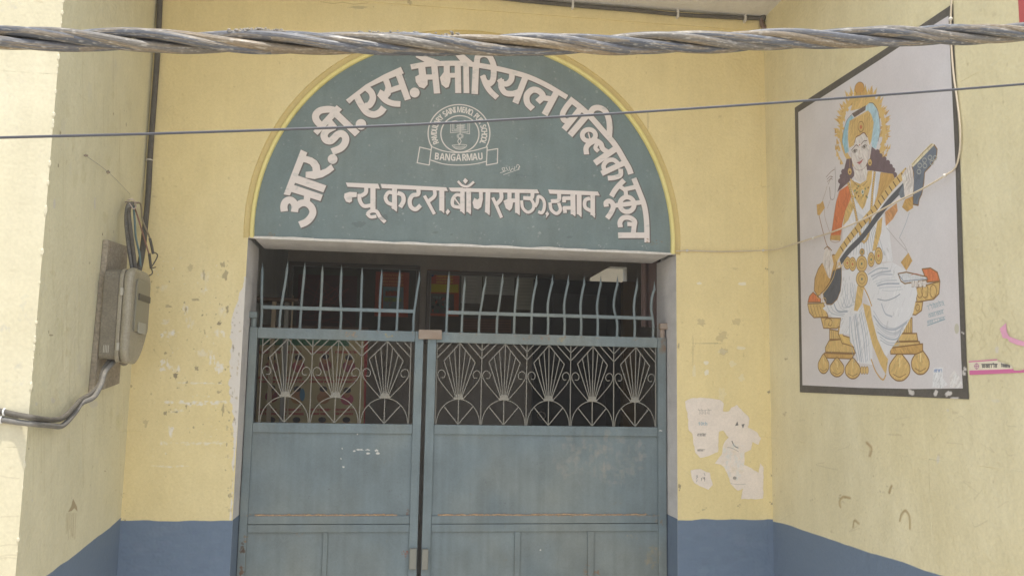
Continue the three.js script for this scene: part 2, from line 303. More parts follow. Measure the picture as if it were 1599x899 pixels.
// ---- right wall
const rightS = surface(-0.4, 2.7, 0, 3.56, 420, (u, v) => wash([216, 204, 164], [220, 213, 186], u, v, 1.2));
const rightP = painter(rightS, (px, py) => { const p = onRight(px, py); return rightS.at(p.z, p.y); }, 420 / 260);
{
  const p = rightP, e = [];
  for (let i = 0; i <= 40; i++) { const t = i / 40; e.push([1204 + 330 * t, 811.5 + 107 * t + (fbm(t * 11, 15, 3) - 0.5) * 5]); }
  p.poly(`rgb(${BLUE})`, [[1190, 808], ...e, [1600, 945], [1600, 1300], [1190, 1300]]);
  const D = 'rgba(128,114,88,';
  for (const [x, y, rx, ry, a] of [[1316, 778, 5, 8, .35], [1390, 763, 5, 6, .3], [1375, 770, 6, 5, .25], [1270, 780, 6, 3, .2], [1465, 715, 5, 10, .2], [1228, 560, 2, 2, .3], [1225, 645, 2, 3, .3], [1206, 425, 2, 3, .3]]) for (let i = 0; i < 6; i++) p.blotch(D + a * rr(.3, 1) + ')', x + rr(-1, 1) * rx, y + rr(-1, 1) * ry, rr(0.8, 3), rr(0.8, 3), 10, 0.6);
  for (const [x, y, rx, ry, a] of [[1465, 717, 4, 9, .5], [1557, 545, 4, 8, .6], [1555, 625, 8, 3, .35], [1480, 640, 3, 3, .5]]) p.blotch('rgba(208,202,196,' + a + ')', x, y, rx, ry, 12, 0.5);
  for (const st of [[[1312, 792], [1311, 783], [1316, 776], [1328, 777]], [[1404, 813], [1408, 802], [1414, 797], [1420, 806], [1421, 826]], [[1332, 824], [1334, 812], [1342, 818]], [[1388, 770], [1391, 762], [1393, 757]], [[1352, 690], [1360, 700], [1358, 712]]]) { for (let i = 0; i < 9; i++) p.line(`rgba(${rnd() < 0.5 ? '164,140,96' : '146,122,84'},${rr(.08, .2)})`, rr(0.8, 3.4), st.map(([x, y]) => [x + rr(-1.6, 1.6), y + rr(-1.6, 1.6)])); }
  // old paste under a torn bill
  for (let i = 0; i < 26; i++) { const x = rr(1515, 1598), y = rr(445, 530); p.line(`rgba(186,172,130,${rr(.15, .4)})`, rr(0.8, 2), [[x, y], [x + rr(-7, 7), y + rr(4, 12)], [x + rr(-9, 9), y + rr(10, 26)]]); }
  for (let i = 0; i < 150; i++) p.blotch(D + rr(.08, .28) + ')', rr(1205, 1598), rr(30, 850), rr(0.5, 1.5), rr(0.4, 1.6), 7, 0.6);
  for (let i = 0; i < 24; i++) { const x = rr(1210, 1590), y = rr(640, 840); p.line(D + rr(.06, .18) + ')', rr(0.5, 1.2), [[x, y], [x + rr(-14, 14), y + rr(-6, 10)], [x + rr(-26, 26), y + rr(-10, 18)]]); }
}
const rightMat = plaster(rightS.texture());

// ------------------------------------------------------------------ the setting
const groundTex = dataTex(512, (u, v) => { const n = fbm(u * 8, v * 8, 4), f = vnoise(u * 128, v * 128); return mix([178, 170, 156], [198, 190, 176], n).map((c) => c * (0.9 + 0.2 * f)); }, true);
groundTex.repeat.set(0.5, 0.5);
{
  const g = new THREE.PlaneGeometry(160, 160); g.rotateX(-Math.PI / 2); g.translate(0, -0.004, 0);
  const uv = g.attributes.uv; for (let i = 0; i < uv.count; i++) uv.setXY(i, uv.getX(i) * 160, uv.getY(i) * 160);
  tag(mesh('ground', g, mat({ map: groundTex, roughness: 0.95 })), null, null, null, 'structure');
}
const ceilMat = plaster(surface(0, 1.5, 0, 1.5, 200, (u, v) => wash([206, 202, 196], [214, 212, 208], u * 2, v * 2, 1)).texture());
const hallTone = surface(0, 2, 0, 2, 200, (u, v) => wash([186, 174, 160], [196, 184, 170], u * 2, v * 2, 1.4)).texture();
const hallMat = plaster(hallTone), hallGrey = plaster(surface(0, 2, 0, 2, 200, (u, v) => wash([186, 184, 176], [196, 193, 186], u * 2, v * 2, 1.4)).texture());

// arch outline: a circle a little flattened at its crown
const ACX = 1.05, ACY = 2.25, A0 = -Math.asin(0.06 / 1.026);
const archR = (t) => 1.026 - 0.03 * Math.pow(Math.max(0, Math.sin(t)), 6);
const archPt = (t, o) => V2(ACX + (archR(t) + o) * Math.cos(t), ACY + (archR(t) + o) * Math.sin(t));
const archPts = (o, n = 72) => Array.from({ length: n + 1 }, (_, i) => archPt(A0 + (Math.PI - 2 * A0) * i / n, o));   // from the right foot to the left foot
function sweepArch(profile, n = 96) {      // profile: [offset, z] pairs
  const pos = [], uv = [], idx = [], m = profile.length;
  for (let i = 0; i <= n; i++) {
    const t = A0 + (Math.PI - 2 * A0) * i / n;
    for (const [o, z] of profile) { const p = archPt(t, o); pos.push(p.x, p.y, z); uv.push(p.x, p.y); }
  }
  for (let i = 0; i < n; i++) for (let j = 0; j < m - 1; j++) { const a = i * m + j, b = a + m; idx.push(a, a + 1, b, b, a + 1, b + 1); }
  const g = new THREE.BufferGeometry();
  g.setAttribute('position', new THREE.Float32BufferAttribute(pos, 3)); g.setAttribute('uv', new THREE.Float32BufferAttribute(uv, 2)); g.setIndex(idx); 
  const h = g.toNonIndexed(); h.computeVertexNormals(); return h;
}
const OUT = 0.047;
{
  const g = thing('entrance_wall', 'yellow plastered back wall of the porch with arched gate opening and blue dado', 'wall', [1.05, 0, 0]);
  const arch = archPts(OUT), sh = new THREE.Shape();
  sh.moveTo(XL, 0); sh.lineTo(0, 0); sh.lineTo(0, LINTEL);
  for (const p of [...arch].reverse()) sh.lineTo(p.x, p.y);
  sh.lineTo(2.1, LINTEL); sh.lineTo(2.1, 0); sh.lineTo(XR, 0); sh.lineTo(XR, CEIL); sh.lineTo(XL, CEIL);
  const e = new THREE.ExtrudeGeometry(sh, { depth: TH, bevelEnabled: false, curveSegments: 1 });
  e.translate(0, 0, -TH);
  part('wall_face', e, [wallMat, revealMat], g);
  // lintel slab that closes the arch, its soffit over the gate
  const ls = new THREE.Shape(archPts(-0.001));
  const le = new THREE.ExtrudeGeometry(ls, { depth: TH - 0.022, bevelEnabled: false, curveSegments: 1 });
  le.translate(0, 0, -TH); part('lintel', le, revealMat, g);
  const blueM = plaster(wallS.texture(), { map: null, color: new THREE.Color(`rgb(${BLUE})`) });
  part('dado_return', rbox(2.0985, 2.1005, 0.002, 0.885, -TH + 0.02, -0.0015, 0.0008), blueM, g); part('dado_return', rbox(-0.0005, 0.0015, 0.002, 0.885, -TH + 0.02, -0.0015, 0.0008), blueM, g);
  // moulding round the arch: a cut groove, then a rounded rim
  part('arch_groove', sweepArch([[OUT, 0], [OUT - 0.004, -0.007], [0.022, -0.008], [0.018, -0.004]]), plaster(wallS.texture(), { color: new THREE.Color('#ece7d6') }), g);
  part('arch_rim', sweepArch([[0.0185, -0.004], [0.0175, 0.003], [0.014, 0.006], [0.006, 0.006], [0.002, 0.003], [0, -0.003], [-0.001, -0.024]]), plaster(surface(0, 1, 0, 1, 200, (u, v) => wash([226, 212, 140], [228, 216, 156], u * 3, v * 3)).texture()), g);
  // lip of chipped white plaster along the front edge of the lintel
  const lip = [], n = 90; const top = [], bot = [];
  for (let i = 0; i <= n; i++) { const x = 0.004 + 2.092 * i / n; top.push([x, LINTEL + 0.004 + 0.012 * fbm(x * 9, 4, 3) * (0.3 + fbm(x * 2.2, 7, 2))]); }
  const lipShape = new THREE.Shape([...top.map((p) => V2(...p)), V2(2.096, LINTEL - 0.003), V2(0.004, LINTEL - 0.003)]);
  const lg = new THREE.ExtrudeGeometry(lipShape, { depth: 0.012, bevelEnabled: false, curveSegments: 1 }); lg.translate(0, 0, -0.0145);
  part('plaster_lip', lg, plaster(surface(0, 1, 0, 1, 128, (u, v) => wash([212, 207, 200], [190, 184, 176], u * 9, v * 9, 2)).texture()), g);
}
{ // left pier: its inner face in the porch, its front face in the sun
  const g = thing('porch_side_wall', 'pale yellow side wall carrying the electric meter, its front end in full sun', 'wall', [-3.2, 0, 0.35]);
  part('wall_face', box(-6, XL, 0, 3.475, -TH, 1.06), [leftMat, leftMat, leftMat, leftMat, frontMat, frontMat], g);
  // broken plaster along the pier's arris
  const bits = [];
  for (let i = 0; i < 46; i++) { const y = rr(0.75, 3.1), s = rr(0.004, 0.011); const b = new THREE.DodecahedronGeometry(s, 0); b.scale(0.6, rr(0.8, 2.2), 0.5); b.translate(XL - 0.001, y, 1.059); bits.push(b); }
  const bm = part('chipped_edge', mergeGeometries(bits), mat({ color: lin(0.6, 0.55, 0.4), roughness: 0.9 }), g); bm.userData.kind = 'stuff';
}
{
  const g = thing('porch_side_wall', 'yellow side wall with the framed mural of a seated musician', 'wall', [4.2, 0, 0.85]);
  part('wall_face', box(XR, 6, 0, 3.475, -TH, 2.02), rightMat, g);
}
tag(mesh('porch_ceiling', box(-6, 6, CEIL, CEIL + 0.16, -TH, 1.12), ceilMat), null, null, null, 'structure');
{ // a shallow drip band under the ceiling along the back wall
  const b = tag(mesh('cornice_band', rbox(XL + 0.002, XR - 0.002, CEIL - 0.075, CEIL - 0.002, -0.004, 0.006, 0.003), wallMat), null, null, null, 'structure');
}
// the hall behind the gate
const HB = -2.72, HL = -0.17, HR = 4.4, HC = 3.0;
tag(mesh('hall_side_wall', box(HL - 0.12, HL, 0, HC, HB, -TH - 0.002), hallGrey), null, null, null, 'structure');
tag(mesh('hall_side_wall', box(HR, HR + 0.12, 0, HC, HB, -TH - 0.002), hallMat), null, null, null, 'structure');
tag(mesh('hall_ceiling', box(HL - 0.12, HR + 0.12, HC, HC + 0.14, HB - 0.14, -TH - 0.002), hallGrey), null, null, null, 'structure');
tag(mesh('hall_floor', box(HL, HR, 0.002, 0.03, HB, -TH - 0.002), mat({ color: lin(0.26, 0.24, 0.21), roughness: 0.6 })), null, null, null, 'structure');
{
  const q = (px, py) => { const p = onBack(px, py, HB); return V2(p.x, p.y); };
  const a = q(921, 434), b = q(953, 416), c = q(979, 417), sh = new THREE.Shape([V2(HL - 0.12, 0), V2(a.x, 0), a, b, c, V2(c.x, 0), V2(HR + 0.12, 0), V2(HR + 0.12, HC), V2(HL - 0.12, HC)]);
  const e = new THREE.ExtrudeGeometry(sh, { depth: 0.13, bevelEnabled: false, curveSegments: 1 }); e.translate(0, 0, HB - 0.13);
  tag(mesh('hall_back_wall', e, [hallMat, hallGrey]), null, null, null, 'structure');
}
{
  const g = box(-4, 9, 0, 3.298, -7.2, -7);
  tag(mesh('courtyard_wall', g, plaster(surface(0, 2, 0, 2, 128, (u, v) => wash([196, 192, 180], [204, 200, 190], u, v)).texture())), 'cream courtyard wall glimpsed in the gap over the dark door', 'wall');
}

tag(mesh('verandah_roof', box(-4, 9, 3.3, 3.45, -7.2, -4.4), ceilMat), null, null, null, 'structure');

// ------------------------------------------------------------------ the painted sign in the arch
const zoomed = (x0, y0, s) => (pts) => pts.map(([x, y]) => [x0 + x / s, y0 + y / s]);
{
  const s = surface(0, 2.1, 2.18, 3.3, 950, (u, v) => {
    const big = fbm(u * 2.2 + 40, v * 2.2, 4), mid = fbm(u * 11, v * 9 + 60, 3), st = fbm(u * 46, v * 5, 2), fine = vnoise(u * 210, v * 210);
    const c = mix([115, 129, 129], [121, 130, 126], clamp((big - 0.35) * 2)), m = 1 + (mid - 0.5) * 0.1 + (st - 0.5) * 0.05 + (fine - 0.5) * 0.05;
    return [c[0] * m, c[1] * m, c[2] * m];
  });
  const p = painter(s, (px, py) => { const q = onBack(px, py, -0.013); return s.at(q.x, q.y); }, 950 / 323);
  // letters as the sign painter's strokes: [zoom, width, points, curve]; polygons have width 0; circles ['o', zoom, x, y, r]
  const A = [470, 150, 8.173], B = [860, 140, 8.173], Cc = [900, 200, 8.173], Dd = [930, 280, 8.173], Ee = [430, 220, 8.173], F = [430, 250, 8.173], G = [540, 70, 6.42], H = [700, 70, 6.42], I = [530, 270, 7.614], J = [720, 270, 7.268];
  const L = [
    // aa, ra
    [Ee, 0, [[325, 112], [408, 150], [185, 697], [105, 683]]],
    [Ee, 0, [[380, 188], [470, 215], [530, 255], [565, 310], [575, 378], [640, 355], [712, 298], [752, 365], [690, 415], [600, 465], [500, 488], [385, 470], [385, 396], [475, 385], [470, 340], [440, 300], [395, 280], [330, 268]]],
    [Ee, 0, [[230, 425], [280, 440], [650, 570], [612, 658], [235, 530], [190, 500]]], [Ee, 0, [[160, 540], [230, 560], [605, 688], [575, 768], [180, 645]]],
    [F, 80, [[410, 420], [398, 545]]], [F, 90, [[115, 655], [108, 590], [132, 530], [180, 508], [225, 530], [250, 585], [243, 662]], 1], [F, 88, [[262, 590], [335, 548], [400, 552], [458, 600], [478, 665], [450, 732], [390, 790], [308, 825]], 1],
    ['o', Ee, 730, 232, 62],
    // dii
    [A, 0, [[155, 450], [455, 118], [525, 172], [210, 500]]], [A, 90, [[450, 190], [380, 172], [300, 174], [235, 192], [190, 240], [192, 300], [228, 350], [270, 390]], 1], [A, 90, [[440, 220], [720, 488]]],
    [A, 80, [[330, 290], [420, 395], [340, 440]]], [A, 92, [[420, 392], [330, 440], [294, 505], [320, 562], [375, 574], [420, 540], [470, 492], [525, 482], [568, 530], [560, 600], [510, 662], [395, 712]], 1],
    ['o', A, 403, 805, 62], ['o', A, 765, 363, 68],
    // e, sa
    [G, 0, [[0, 553], [200, 400], [380, 300], [552, 222], [582, 288], [545, 300], [350, 375], [240, 425], [90, 540], [35, 592]]],
    [G, 70, [[108, 515], [160, 612], [215, 680], [285, 700], [345, 675], [382, 630]], 1], [G, 66, [[205, 430], [256, 480], [270, 540], [235, 605], [195, 615]], 1],
    [G, 66, [[520, 270], [622, 552]]], [G, 62, [[392, 330], [425, 420], [425, 480]], 1], [G, 56, [[425, 465], [575, 415]]], [G, 62, [[335, 490], [400, 558], [470, 588], [548, 595]], 1], [G, 0, [[345, 448], [385, 470], [395, 440], [455, 440], [450, 500], [400, 560], [313, 512]]],
    ['o', G, 690, 480, 50],
    // me, mo, ri, ya, la
    [G, 56, [[652, 224], [800, 198], [1000, 188], [1150, 188], [1284, 200], [1527, 242], [1700, 284], [1827, 322], [2000, 400], [2218, 528]], 1],
    [G, 0, [[715, 85], [940, 160], [900, 195], [810, 185], [700, 125]]], [G, 0, [[1080, 85], [1165, 82], [1270, 170], [1160, 180]]],
    [G, 74, [[758, 205], [775, 340]]], [G, 66, [[885, 190], [915, 490]]], [G, 56, [[760, 326], [895, 324]]], [G, 0, [[694, 322], [735, 300], [820, 320], [820, 400], [785, 440], [735, 425], [702, 375]]],
    [G, 64, [[1012, 200], [1012, 310]]], [G, 0, [[985, 270], [1052, 300], [1048, 370], [1030, 425], [1002, 435], [960, 400], [942, 330]]], [G, 52, [[1020, 308], [1115, 306]]], [G, 64, [[1122, 195], [1127, 486]]], [G, 60, [[1205, 195], [1210, 486]]],
    [H, 68, [[278, 180], [265, 495]]], [H, 62, [[285, 195], [298, 120], [350, 96], [405, 112], [440, 165], [462, 235]], 1],
    [H, 62, [[450, 215], [456, 290], [442, 365], [405, 400]], 1], [H, 0, [[318, 318], [362, 298], [392, 352], [432, 365], [440, 410], [370, 420]]], [H, 60, [[345, 310], [378, 400], [425, 470], [492, 532]], 1],
    [H, 66, [[780, 310], [672, 585]]], [H, 60, [[638, 275], [632, 350], [590, 392], [540, 385], [510, 345]], 1], [H, 62, [[530, 345], [532, 425], [572, 482], [640, 492], [720, 470]], 1],
    [H, 68, [[1095, 460], [965, 702]]], [H, 66, [[848, 645], [793, 585], [790, 505], [850, 452], [915, 468], [948, 515], [895, 575]], 1], [H, 60, [[935, 530], [1060, 548]]],
    // pa, bli, ka
    [B, 80, [[238, 118], [370, 220], [480, 318], [560, 405], [700, 565], [790, 665], [860, 765], [932, 890], [1000, 1010], [1024, 1078]], 1],
    [B, 74, [[265, 140], [190, 235], [150, 320], [170, 390], [230, 400], [300, 345]], 1], [B, 84, [[385, 240], [170, 510]]], [B, 84, [[470, 320], [246, 582]]],
    [B, 80, [[505, 300], [545, 245], [612, 232], [688, 268], [735, 360], [752, 480], [745, 610]], 1],
    ['r', B, 487, 583, 84, 74, 66], [B, 20, [[480, 550], [500, 625]]], [B, 72, [[458, 828], [452, 745], [498, 685], [575, 655], [638, 690], [665, 755], [740, 805]], 1], [B, 56, [[600, 680], [570, 745], [610, 790]], 1],
    [Cc, 84, [[520, 250], [235, 448]]], [Cc, 74, [[610, 445], [322, 580]]], [Cc, 62, [[362, 550], [348, 480], [398, 418], [475, 408], [552, 470]], 1], [Cc, 66, [[402, 640], [490, 632], [562, 598], [566, 520]], 1],
    // sku, la
    [Dd, 74, [[488, -14], [560, 165], [618, 320], [648, 500], [658, 805]], 1],
    [Dd, 60, [[545, 90], [370, 128]]], [Dd, 70, [[365, 10], [295, 80], [240, 150], [202, 218]], 1], [Dd, 56, [[300, 85], [380, 145], [388, 215]], 1],
    [Dd, 62, [[595, 292], [240, 335]]], ['r', Dd, 402, 320, 92, 94, 64], [Dd, 68, [[140, 350], [134, 302], [170, 278], [212, 300], [226, 352], [200, 420], [148, 498]], 1],
    [Dd, 76, [[288, 713], [650, 713]]], [Dd, 68, [[318, 612], [312, 548], [350, 495], [430, 488], [498, 535], [492, 600], [480, 700]], 1], [Dd, 56, [[480, 572], [405, 570]]],
    // second line
    [I, 0, [[75, 115], [460, 130], [482, 190], [440, 186], [95, 165]]], [I, 0, [[60, 245], [120, 226], [208, 230], [205, 286], [150, 292], [150, 338], [120, 355], [78, 342], [54, 290]]],
    [I, 62, [[398, 150], [398, 455]]], [I, 48, [[318, 165], [312, 235], [255, 275]], 1], [I, 46, [[236, 250], [245, 335], [290, 392], [380, 385]], 1], [I, 44, [[330, 490], [370, 455], [440, 458], [480, 520], [545, 585]], 1], [I, 40, [[325, 480], [370, 522], [440, 515]], 1],
    [I, 0, [[488, 130], [1270, 172], [1290, 216], [505, 182]]], [I, 60, [[655, 160], [655, 430]]], [I, 0, [[625, 400], [688, 400], [682, 462], [612, 410]]], [I, 44, [[645, 240], [585, 232], [548, 290], [572, 350], [645, 382]], 1], [I, 52, [[690, 238], [748, 262], [762, 330], [722, 408]], 1],
    [I, 50, [[938, 180], [935, 252], [870, 268], [836, 330], [852, 405], [905, 432], [965, 385]], 1], [I, 44, [[1130, 195], [1132, 270], [1058, 338]], 1], [I, 40, [[1010, 270], [1060, 360], [1130, 490]], 1], [I, 62, [[1217, 190], [1217, 450]]], [I, 0, [[1186, 430], [1248, 430], [1246, 482]]],
    [I, 0, [[1290, 425], [1315, 460], [1282, 500], [1262, 465]]], [I, 0, [[1300, 175], [1470, 175], [1470, 215], [1318, 212]]],
    [I, 56, [[1462, 180], [1462, 460]]], [I, 0, [[1434, 445], [1490, 440], [1488, 492]]], [I, 42, [[1455, 272], [1395, 260], [1348, 312], [1352, 388], [1445, 412]], 1], [I, 18, [[1370, 300], [1432, 385]]], [I, 58, [[1537, 180], [1537, 465]]], [I, 0, [[1508, 450], [1566, 450], [1560, 495]]],
    [I, 30, [[1408, 98], [1465, 152], [1530, 158], [1600, 105]], 1], [I, 0, [[1495, 60], [1530, 92], [1498, 132], [1468, 95]]],
    [J, 0, [[-130, 172], [865, 188], [888, 232], [-110, 212]]],
    [J, 0, [[202, 205], [246, 205], [248, 300], [228, 388], [190, 415], [145, 398], [130, 335], [150, 282], [185, 302], [205, 288]]], [J, 56, [[306, 190], [298, 450]]], [J, 0, [[266, 435], [328, 430], [322, 482]]],
    [J, 46, [[452, 205], [456, 290], [400, 358]], 1], [J, 38, [[358, 280], [400, 370], [460, 508]], 1],
    [J, 50, [[550, 200], [548, 330]]], [J, 0, [[480, 318], [530, 295], [592, 330], [578, 400], [550, 430], [508, 402]]], [J, 48, [[545, 312], [640, 312]]], [J, 56, [[636, 190], [640, 455]]], [J, 0, [[612, 440], [668, 438], [664, 482]]],
    [J, 46, [[812, 215], [800, 282], [705, 284]], 1], [J, 36, [[686, 312], [702, 400], [760, 446], [815, 412], [822, 350], [795, 300]], 1], [J, 38, [[836, 385], [862, 340], [880, 268], [930, 298], [946, 380], [916, 452], [875, 440]], 1], [J, 0, [[980, 432], [1000, 465], [962, 515], [968, 480], [955, 465]]],
    [J, 0, [[988, 188], [1552, 212], [1575, 258], [1005, 236]]],
    [J, 48, [[1112, 220], [1106, 308], [1020, 322]], 1], [J, 40, [[1008, 335], [1026, 420], [1085, 460], [1126, 420], [1108, 340]], 1],
    [J, 46, [[1250, 287], [1168, 287], [1170, 335]]], [J, 60, [[1268, 225], [1272, 470]]], [J, 0, [[1242, 455], [1300, 455], [1296, 495]]], [J, 46, [[1250, 397], [1172, 397], [1182, 455]]], [J, 58, [[1340, 230], [1340, 470]]], [J, 0, [[1312, 455], [1370, 455], [1366, 505]]],
    [J, 56, [[1494, 230], [1494, 480]]], [J, 0, [[1466, 460], [1524, 460], [1518, 512]]], [J, 44, [[1465, 288], [1412, 308], [1408, 388], [1475, 432]], 1],
  ];
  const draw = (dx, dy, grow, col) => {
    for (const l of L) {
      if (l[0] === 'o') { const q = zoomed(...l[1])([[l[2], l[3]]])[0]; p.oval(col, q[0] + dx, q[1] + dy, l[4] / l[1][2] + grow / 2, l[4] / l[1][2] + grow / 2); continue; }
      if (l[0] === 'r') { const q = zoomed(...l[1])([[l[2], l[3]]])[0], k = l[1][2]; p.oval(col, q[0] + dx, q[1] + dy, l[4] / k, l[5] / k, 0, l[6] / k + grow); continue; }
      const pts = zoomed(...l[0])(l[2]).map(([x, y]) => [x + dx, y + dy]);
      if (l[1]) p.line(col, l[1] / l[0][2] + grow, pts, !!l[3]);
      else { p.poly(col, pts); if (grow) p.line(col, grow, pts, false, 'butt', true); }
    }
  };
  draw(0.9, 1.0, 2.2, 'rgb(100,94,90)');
  draw(0, 0, 0, 'rgb(222,212,206)');
  // wear on the letters
  for (let i = 0; i < 500; i++) p.blotch(`rgba(${rnd() < 0.5 ? '204,192,184' : '228,220,212'},${rr(.08, .25)})`, rr(430, 1020), rr(80, 380), rr(0.6, 3), rr(0.6, 3), 8, 0.6) ;
  for (let i = 0; i < 900; i++) { const x = rr(400, 1045), y = rr(60, 392); p.blotch(`rgba(${rnd() < 0.5 ? '110,124,124' : '126,132,127'},${rr(.04, .14)})`, x, y, rr(1, 9), rr(1, 5), 9, 0.6); }
  // crest
  const M = [650, 160, 8.169], m = zoomed(...M), k = 1 / M[2], cream = 'rgb(216,208,200)';
  const ell = (cx, cy, rx, ry, a0, a1, n = 40) => m(Array.from({ length: n + 1 }, (_, i) => { const a = (a0 + (a1 - a0) * i / n) * Math.PI / 180; return [cx + rx * Math.cos(a), cy + ry * Math.sin(a)]; }));
  p.line(cream, 15 * k, ell(545, 395, 394, 366, 153, 388)); p.line(cream, 15 * k, ell(557, 402, 243, 232, 0, 360));
  p.line(cream, 13 * k, m([[195, 565], [350, 620], [545, 640], [720, 618], [905, 568]])); p.line(cream, 12 * k, m([[182, 735], [350, 785], [550, 800], [750, 785], [895, 752]]));
  p.line(cream, 13 * k, m([[198, 540], [165, 800], [12, 770], [45, 570], [190, 605]]), false); p.line(cream, 13 * k, m([[905, 565], [895, 800], [1035, 775], [1040, 590], [905, 612]]), false);
  const curved = 'RAMDULARY SAINI MEMO. PUB. SCHOOL';
  [...curved].forEach((ch, i) => {
    const wd = (c) => (c === ' ' ? 0.45 : c === 'I' ? 0.5 : c === '.' ? 0.4 : c === 'M' ? 1.25 : 1), sum = (n) => [...curved].slice(0, n).reduce((t, c) => t + wd(c), 0);
    const a = (154 + (386 - 154) * (sum(i) + wd(ch) / 2) / sum(curved.length)) * Math.PI / 180, q = m([[548 + 322 * Math.cos(a), 396 + 304 * Math.sin(a)]])[0];
    p.text(ch, q[0], q[1], 12.6, a + Math.PI / 2, cream, 'bold', 0.8);
  });
  [...'BANGARMAU'].forEach((ch, i) => { const t = i / 8, q = m([[262 + 556 * t, 685 + 62 * t * (1 - t)]])[0]; p.text(ch, q[0], q[1], 15, (0.5 - t) * 0.16, cream, 'bold', 0.84); });
  for (const pts of [[[440, 250], [436, 388], [560, 378], [680, 402], [682, 245]], [[460, 262], [458, 366], [560, 362], [660, 380], [660, 262]], [[480, 272], [480, 346], [560, 346], [640, 352]], [[440, 248], [500, 232], [560, 252], [620, 232], [682, 248]], [[560, 252], [560, 400]]]) p.line(cream, 7 * k, m(pts), false);
  for (let i = 0; i < 7; i++) p.line(cream, 5 * k, m([[500 + rr(0, 20), 285 + i * 9], [540, 288 + i * 8 + rr(-4, 4)], [600 + rr(0, 40), 284 + i * 9]]));
  for (let i = 0; i < 14; i++) { const a = i / 14 * 6.283; p.line(cream, 7 * k, m([[560 + 18 * Math.cos(a), 430 + 18 * Math.sin(a)], [560 + 46 * Math.cos(a), 430 + 38 * Math.sin(a)]]), false); }
  p.line(cream, 9 * k, m([[550, 460], [530, 495], [550, 530], [572, 495], [552, 460]])); p.line(cream, 9 * k, m([[550, 530], [545, 550]]), false);
  p.line(cream, 7 * k, m([[455, 548], [550, 536], [645, 548], [600, 590], [550, 600], [495, 585], [455, 548]])); for (const y of [556, 568, 580]) p.line(cream, 5 * k, m([[478, y], [550, y + 8], [625, y]]));
  // painter's signature
  p.line(cream, 0.9, [[781, 270], [786, 268], [784, 263], [788, 262], [787, 268], [791, 266]]); p.line(cream, 0.9, [[790, 261], [794, 267]]); p.line(cream, 0.9, [[795, 260], [797, 267], [800, 263], [803, 265], [804, 260]]); p.line(cream, 0.9, [[806, 262], [808, 257], [811, 259], [809, 264], [812, 260]]); p.line(cream, 0.8, [[786, 273], [800, 268], [812, 264]]);
  // flaked paint and rust near the lower edge
  for (const [x, y, rx, ry] of [[797, 380, 5, 4], [800, 386, 7, 3], [880, 380, 10, 4], [874, 386, 6, 3], [940, 384, 8, 4], [1008, 385, 6, 3], [430, 376, 6, 3], [560, 383, 20, 3], [700, 388, 30, 3], [480, 378, 20, 2]]) for (let i = 0; i < 7; i++) p.blotch(`rgba(190,188,182,${rr(.15, .55)})`, x + rr(-1, 1) * rx, y + rr(-1, 1) * ry, rr(0.5, 2.2), rr(0.4, 1.4), 8, 0.6);
  for (const [x, y] of [[424, 366], [420, 371], [1022, 380], [1030, 377], [1010, 376]]) for (let i = 0; i < 6; i++) p.blotch(`rgba(138,104,78,${rr(.2, .5)})`, x + rr(-5, 5), y + rr(-3, 3), rr(0.6, 3), rr(0.6, 2), 8, 0.6);
  for (const [x, y, rx, ry] of [[680, 363, 7, 2], [705, 366, 4, 2], [890, 370, 6, 3], [600, 340, 10, 6], [560, 350, 14, 6]]) p.blotch('rgba(84,92,90,.3)', x, y, rx, ry, 12, 0.5);
  const sh = new THREE.Shape(archPts(-0.0005)), e = new THREE.ExtrudeGeometry(sh, { depth: 0.007, bevelEnabled: false, curveSegments: 1 });
  e.translate(0, 0, -0.0205);
  const g = thing('arched_sign', 'grey-green arched sign with cream hand-painted lettering and round school crest', 'sign', [1.05, LINTEL, -0.0205]);
  part('sign_face', e, plaster(s.texture(), { roughness: 0.7, bumpScale: 0.003 }), g);
}

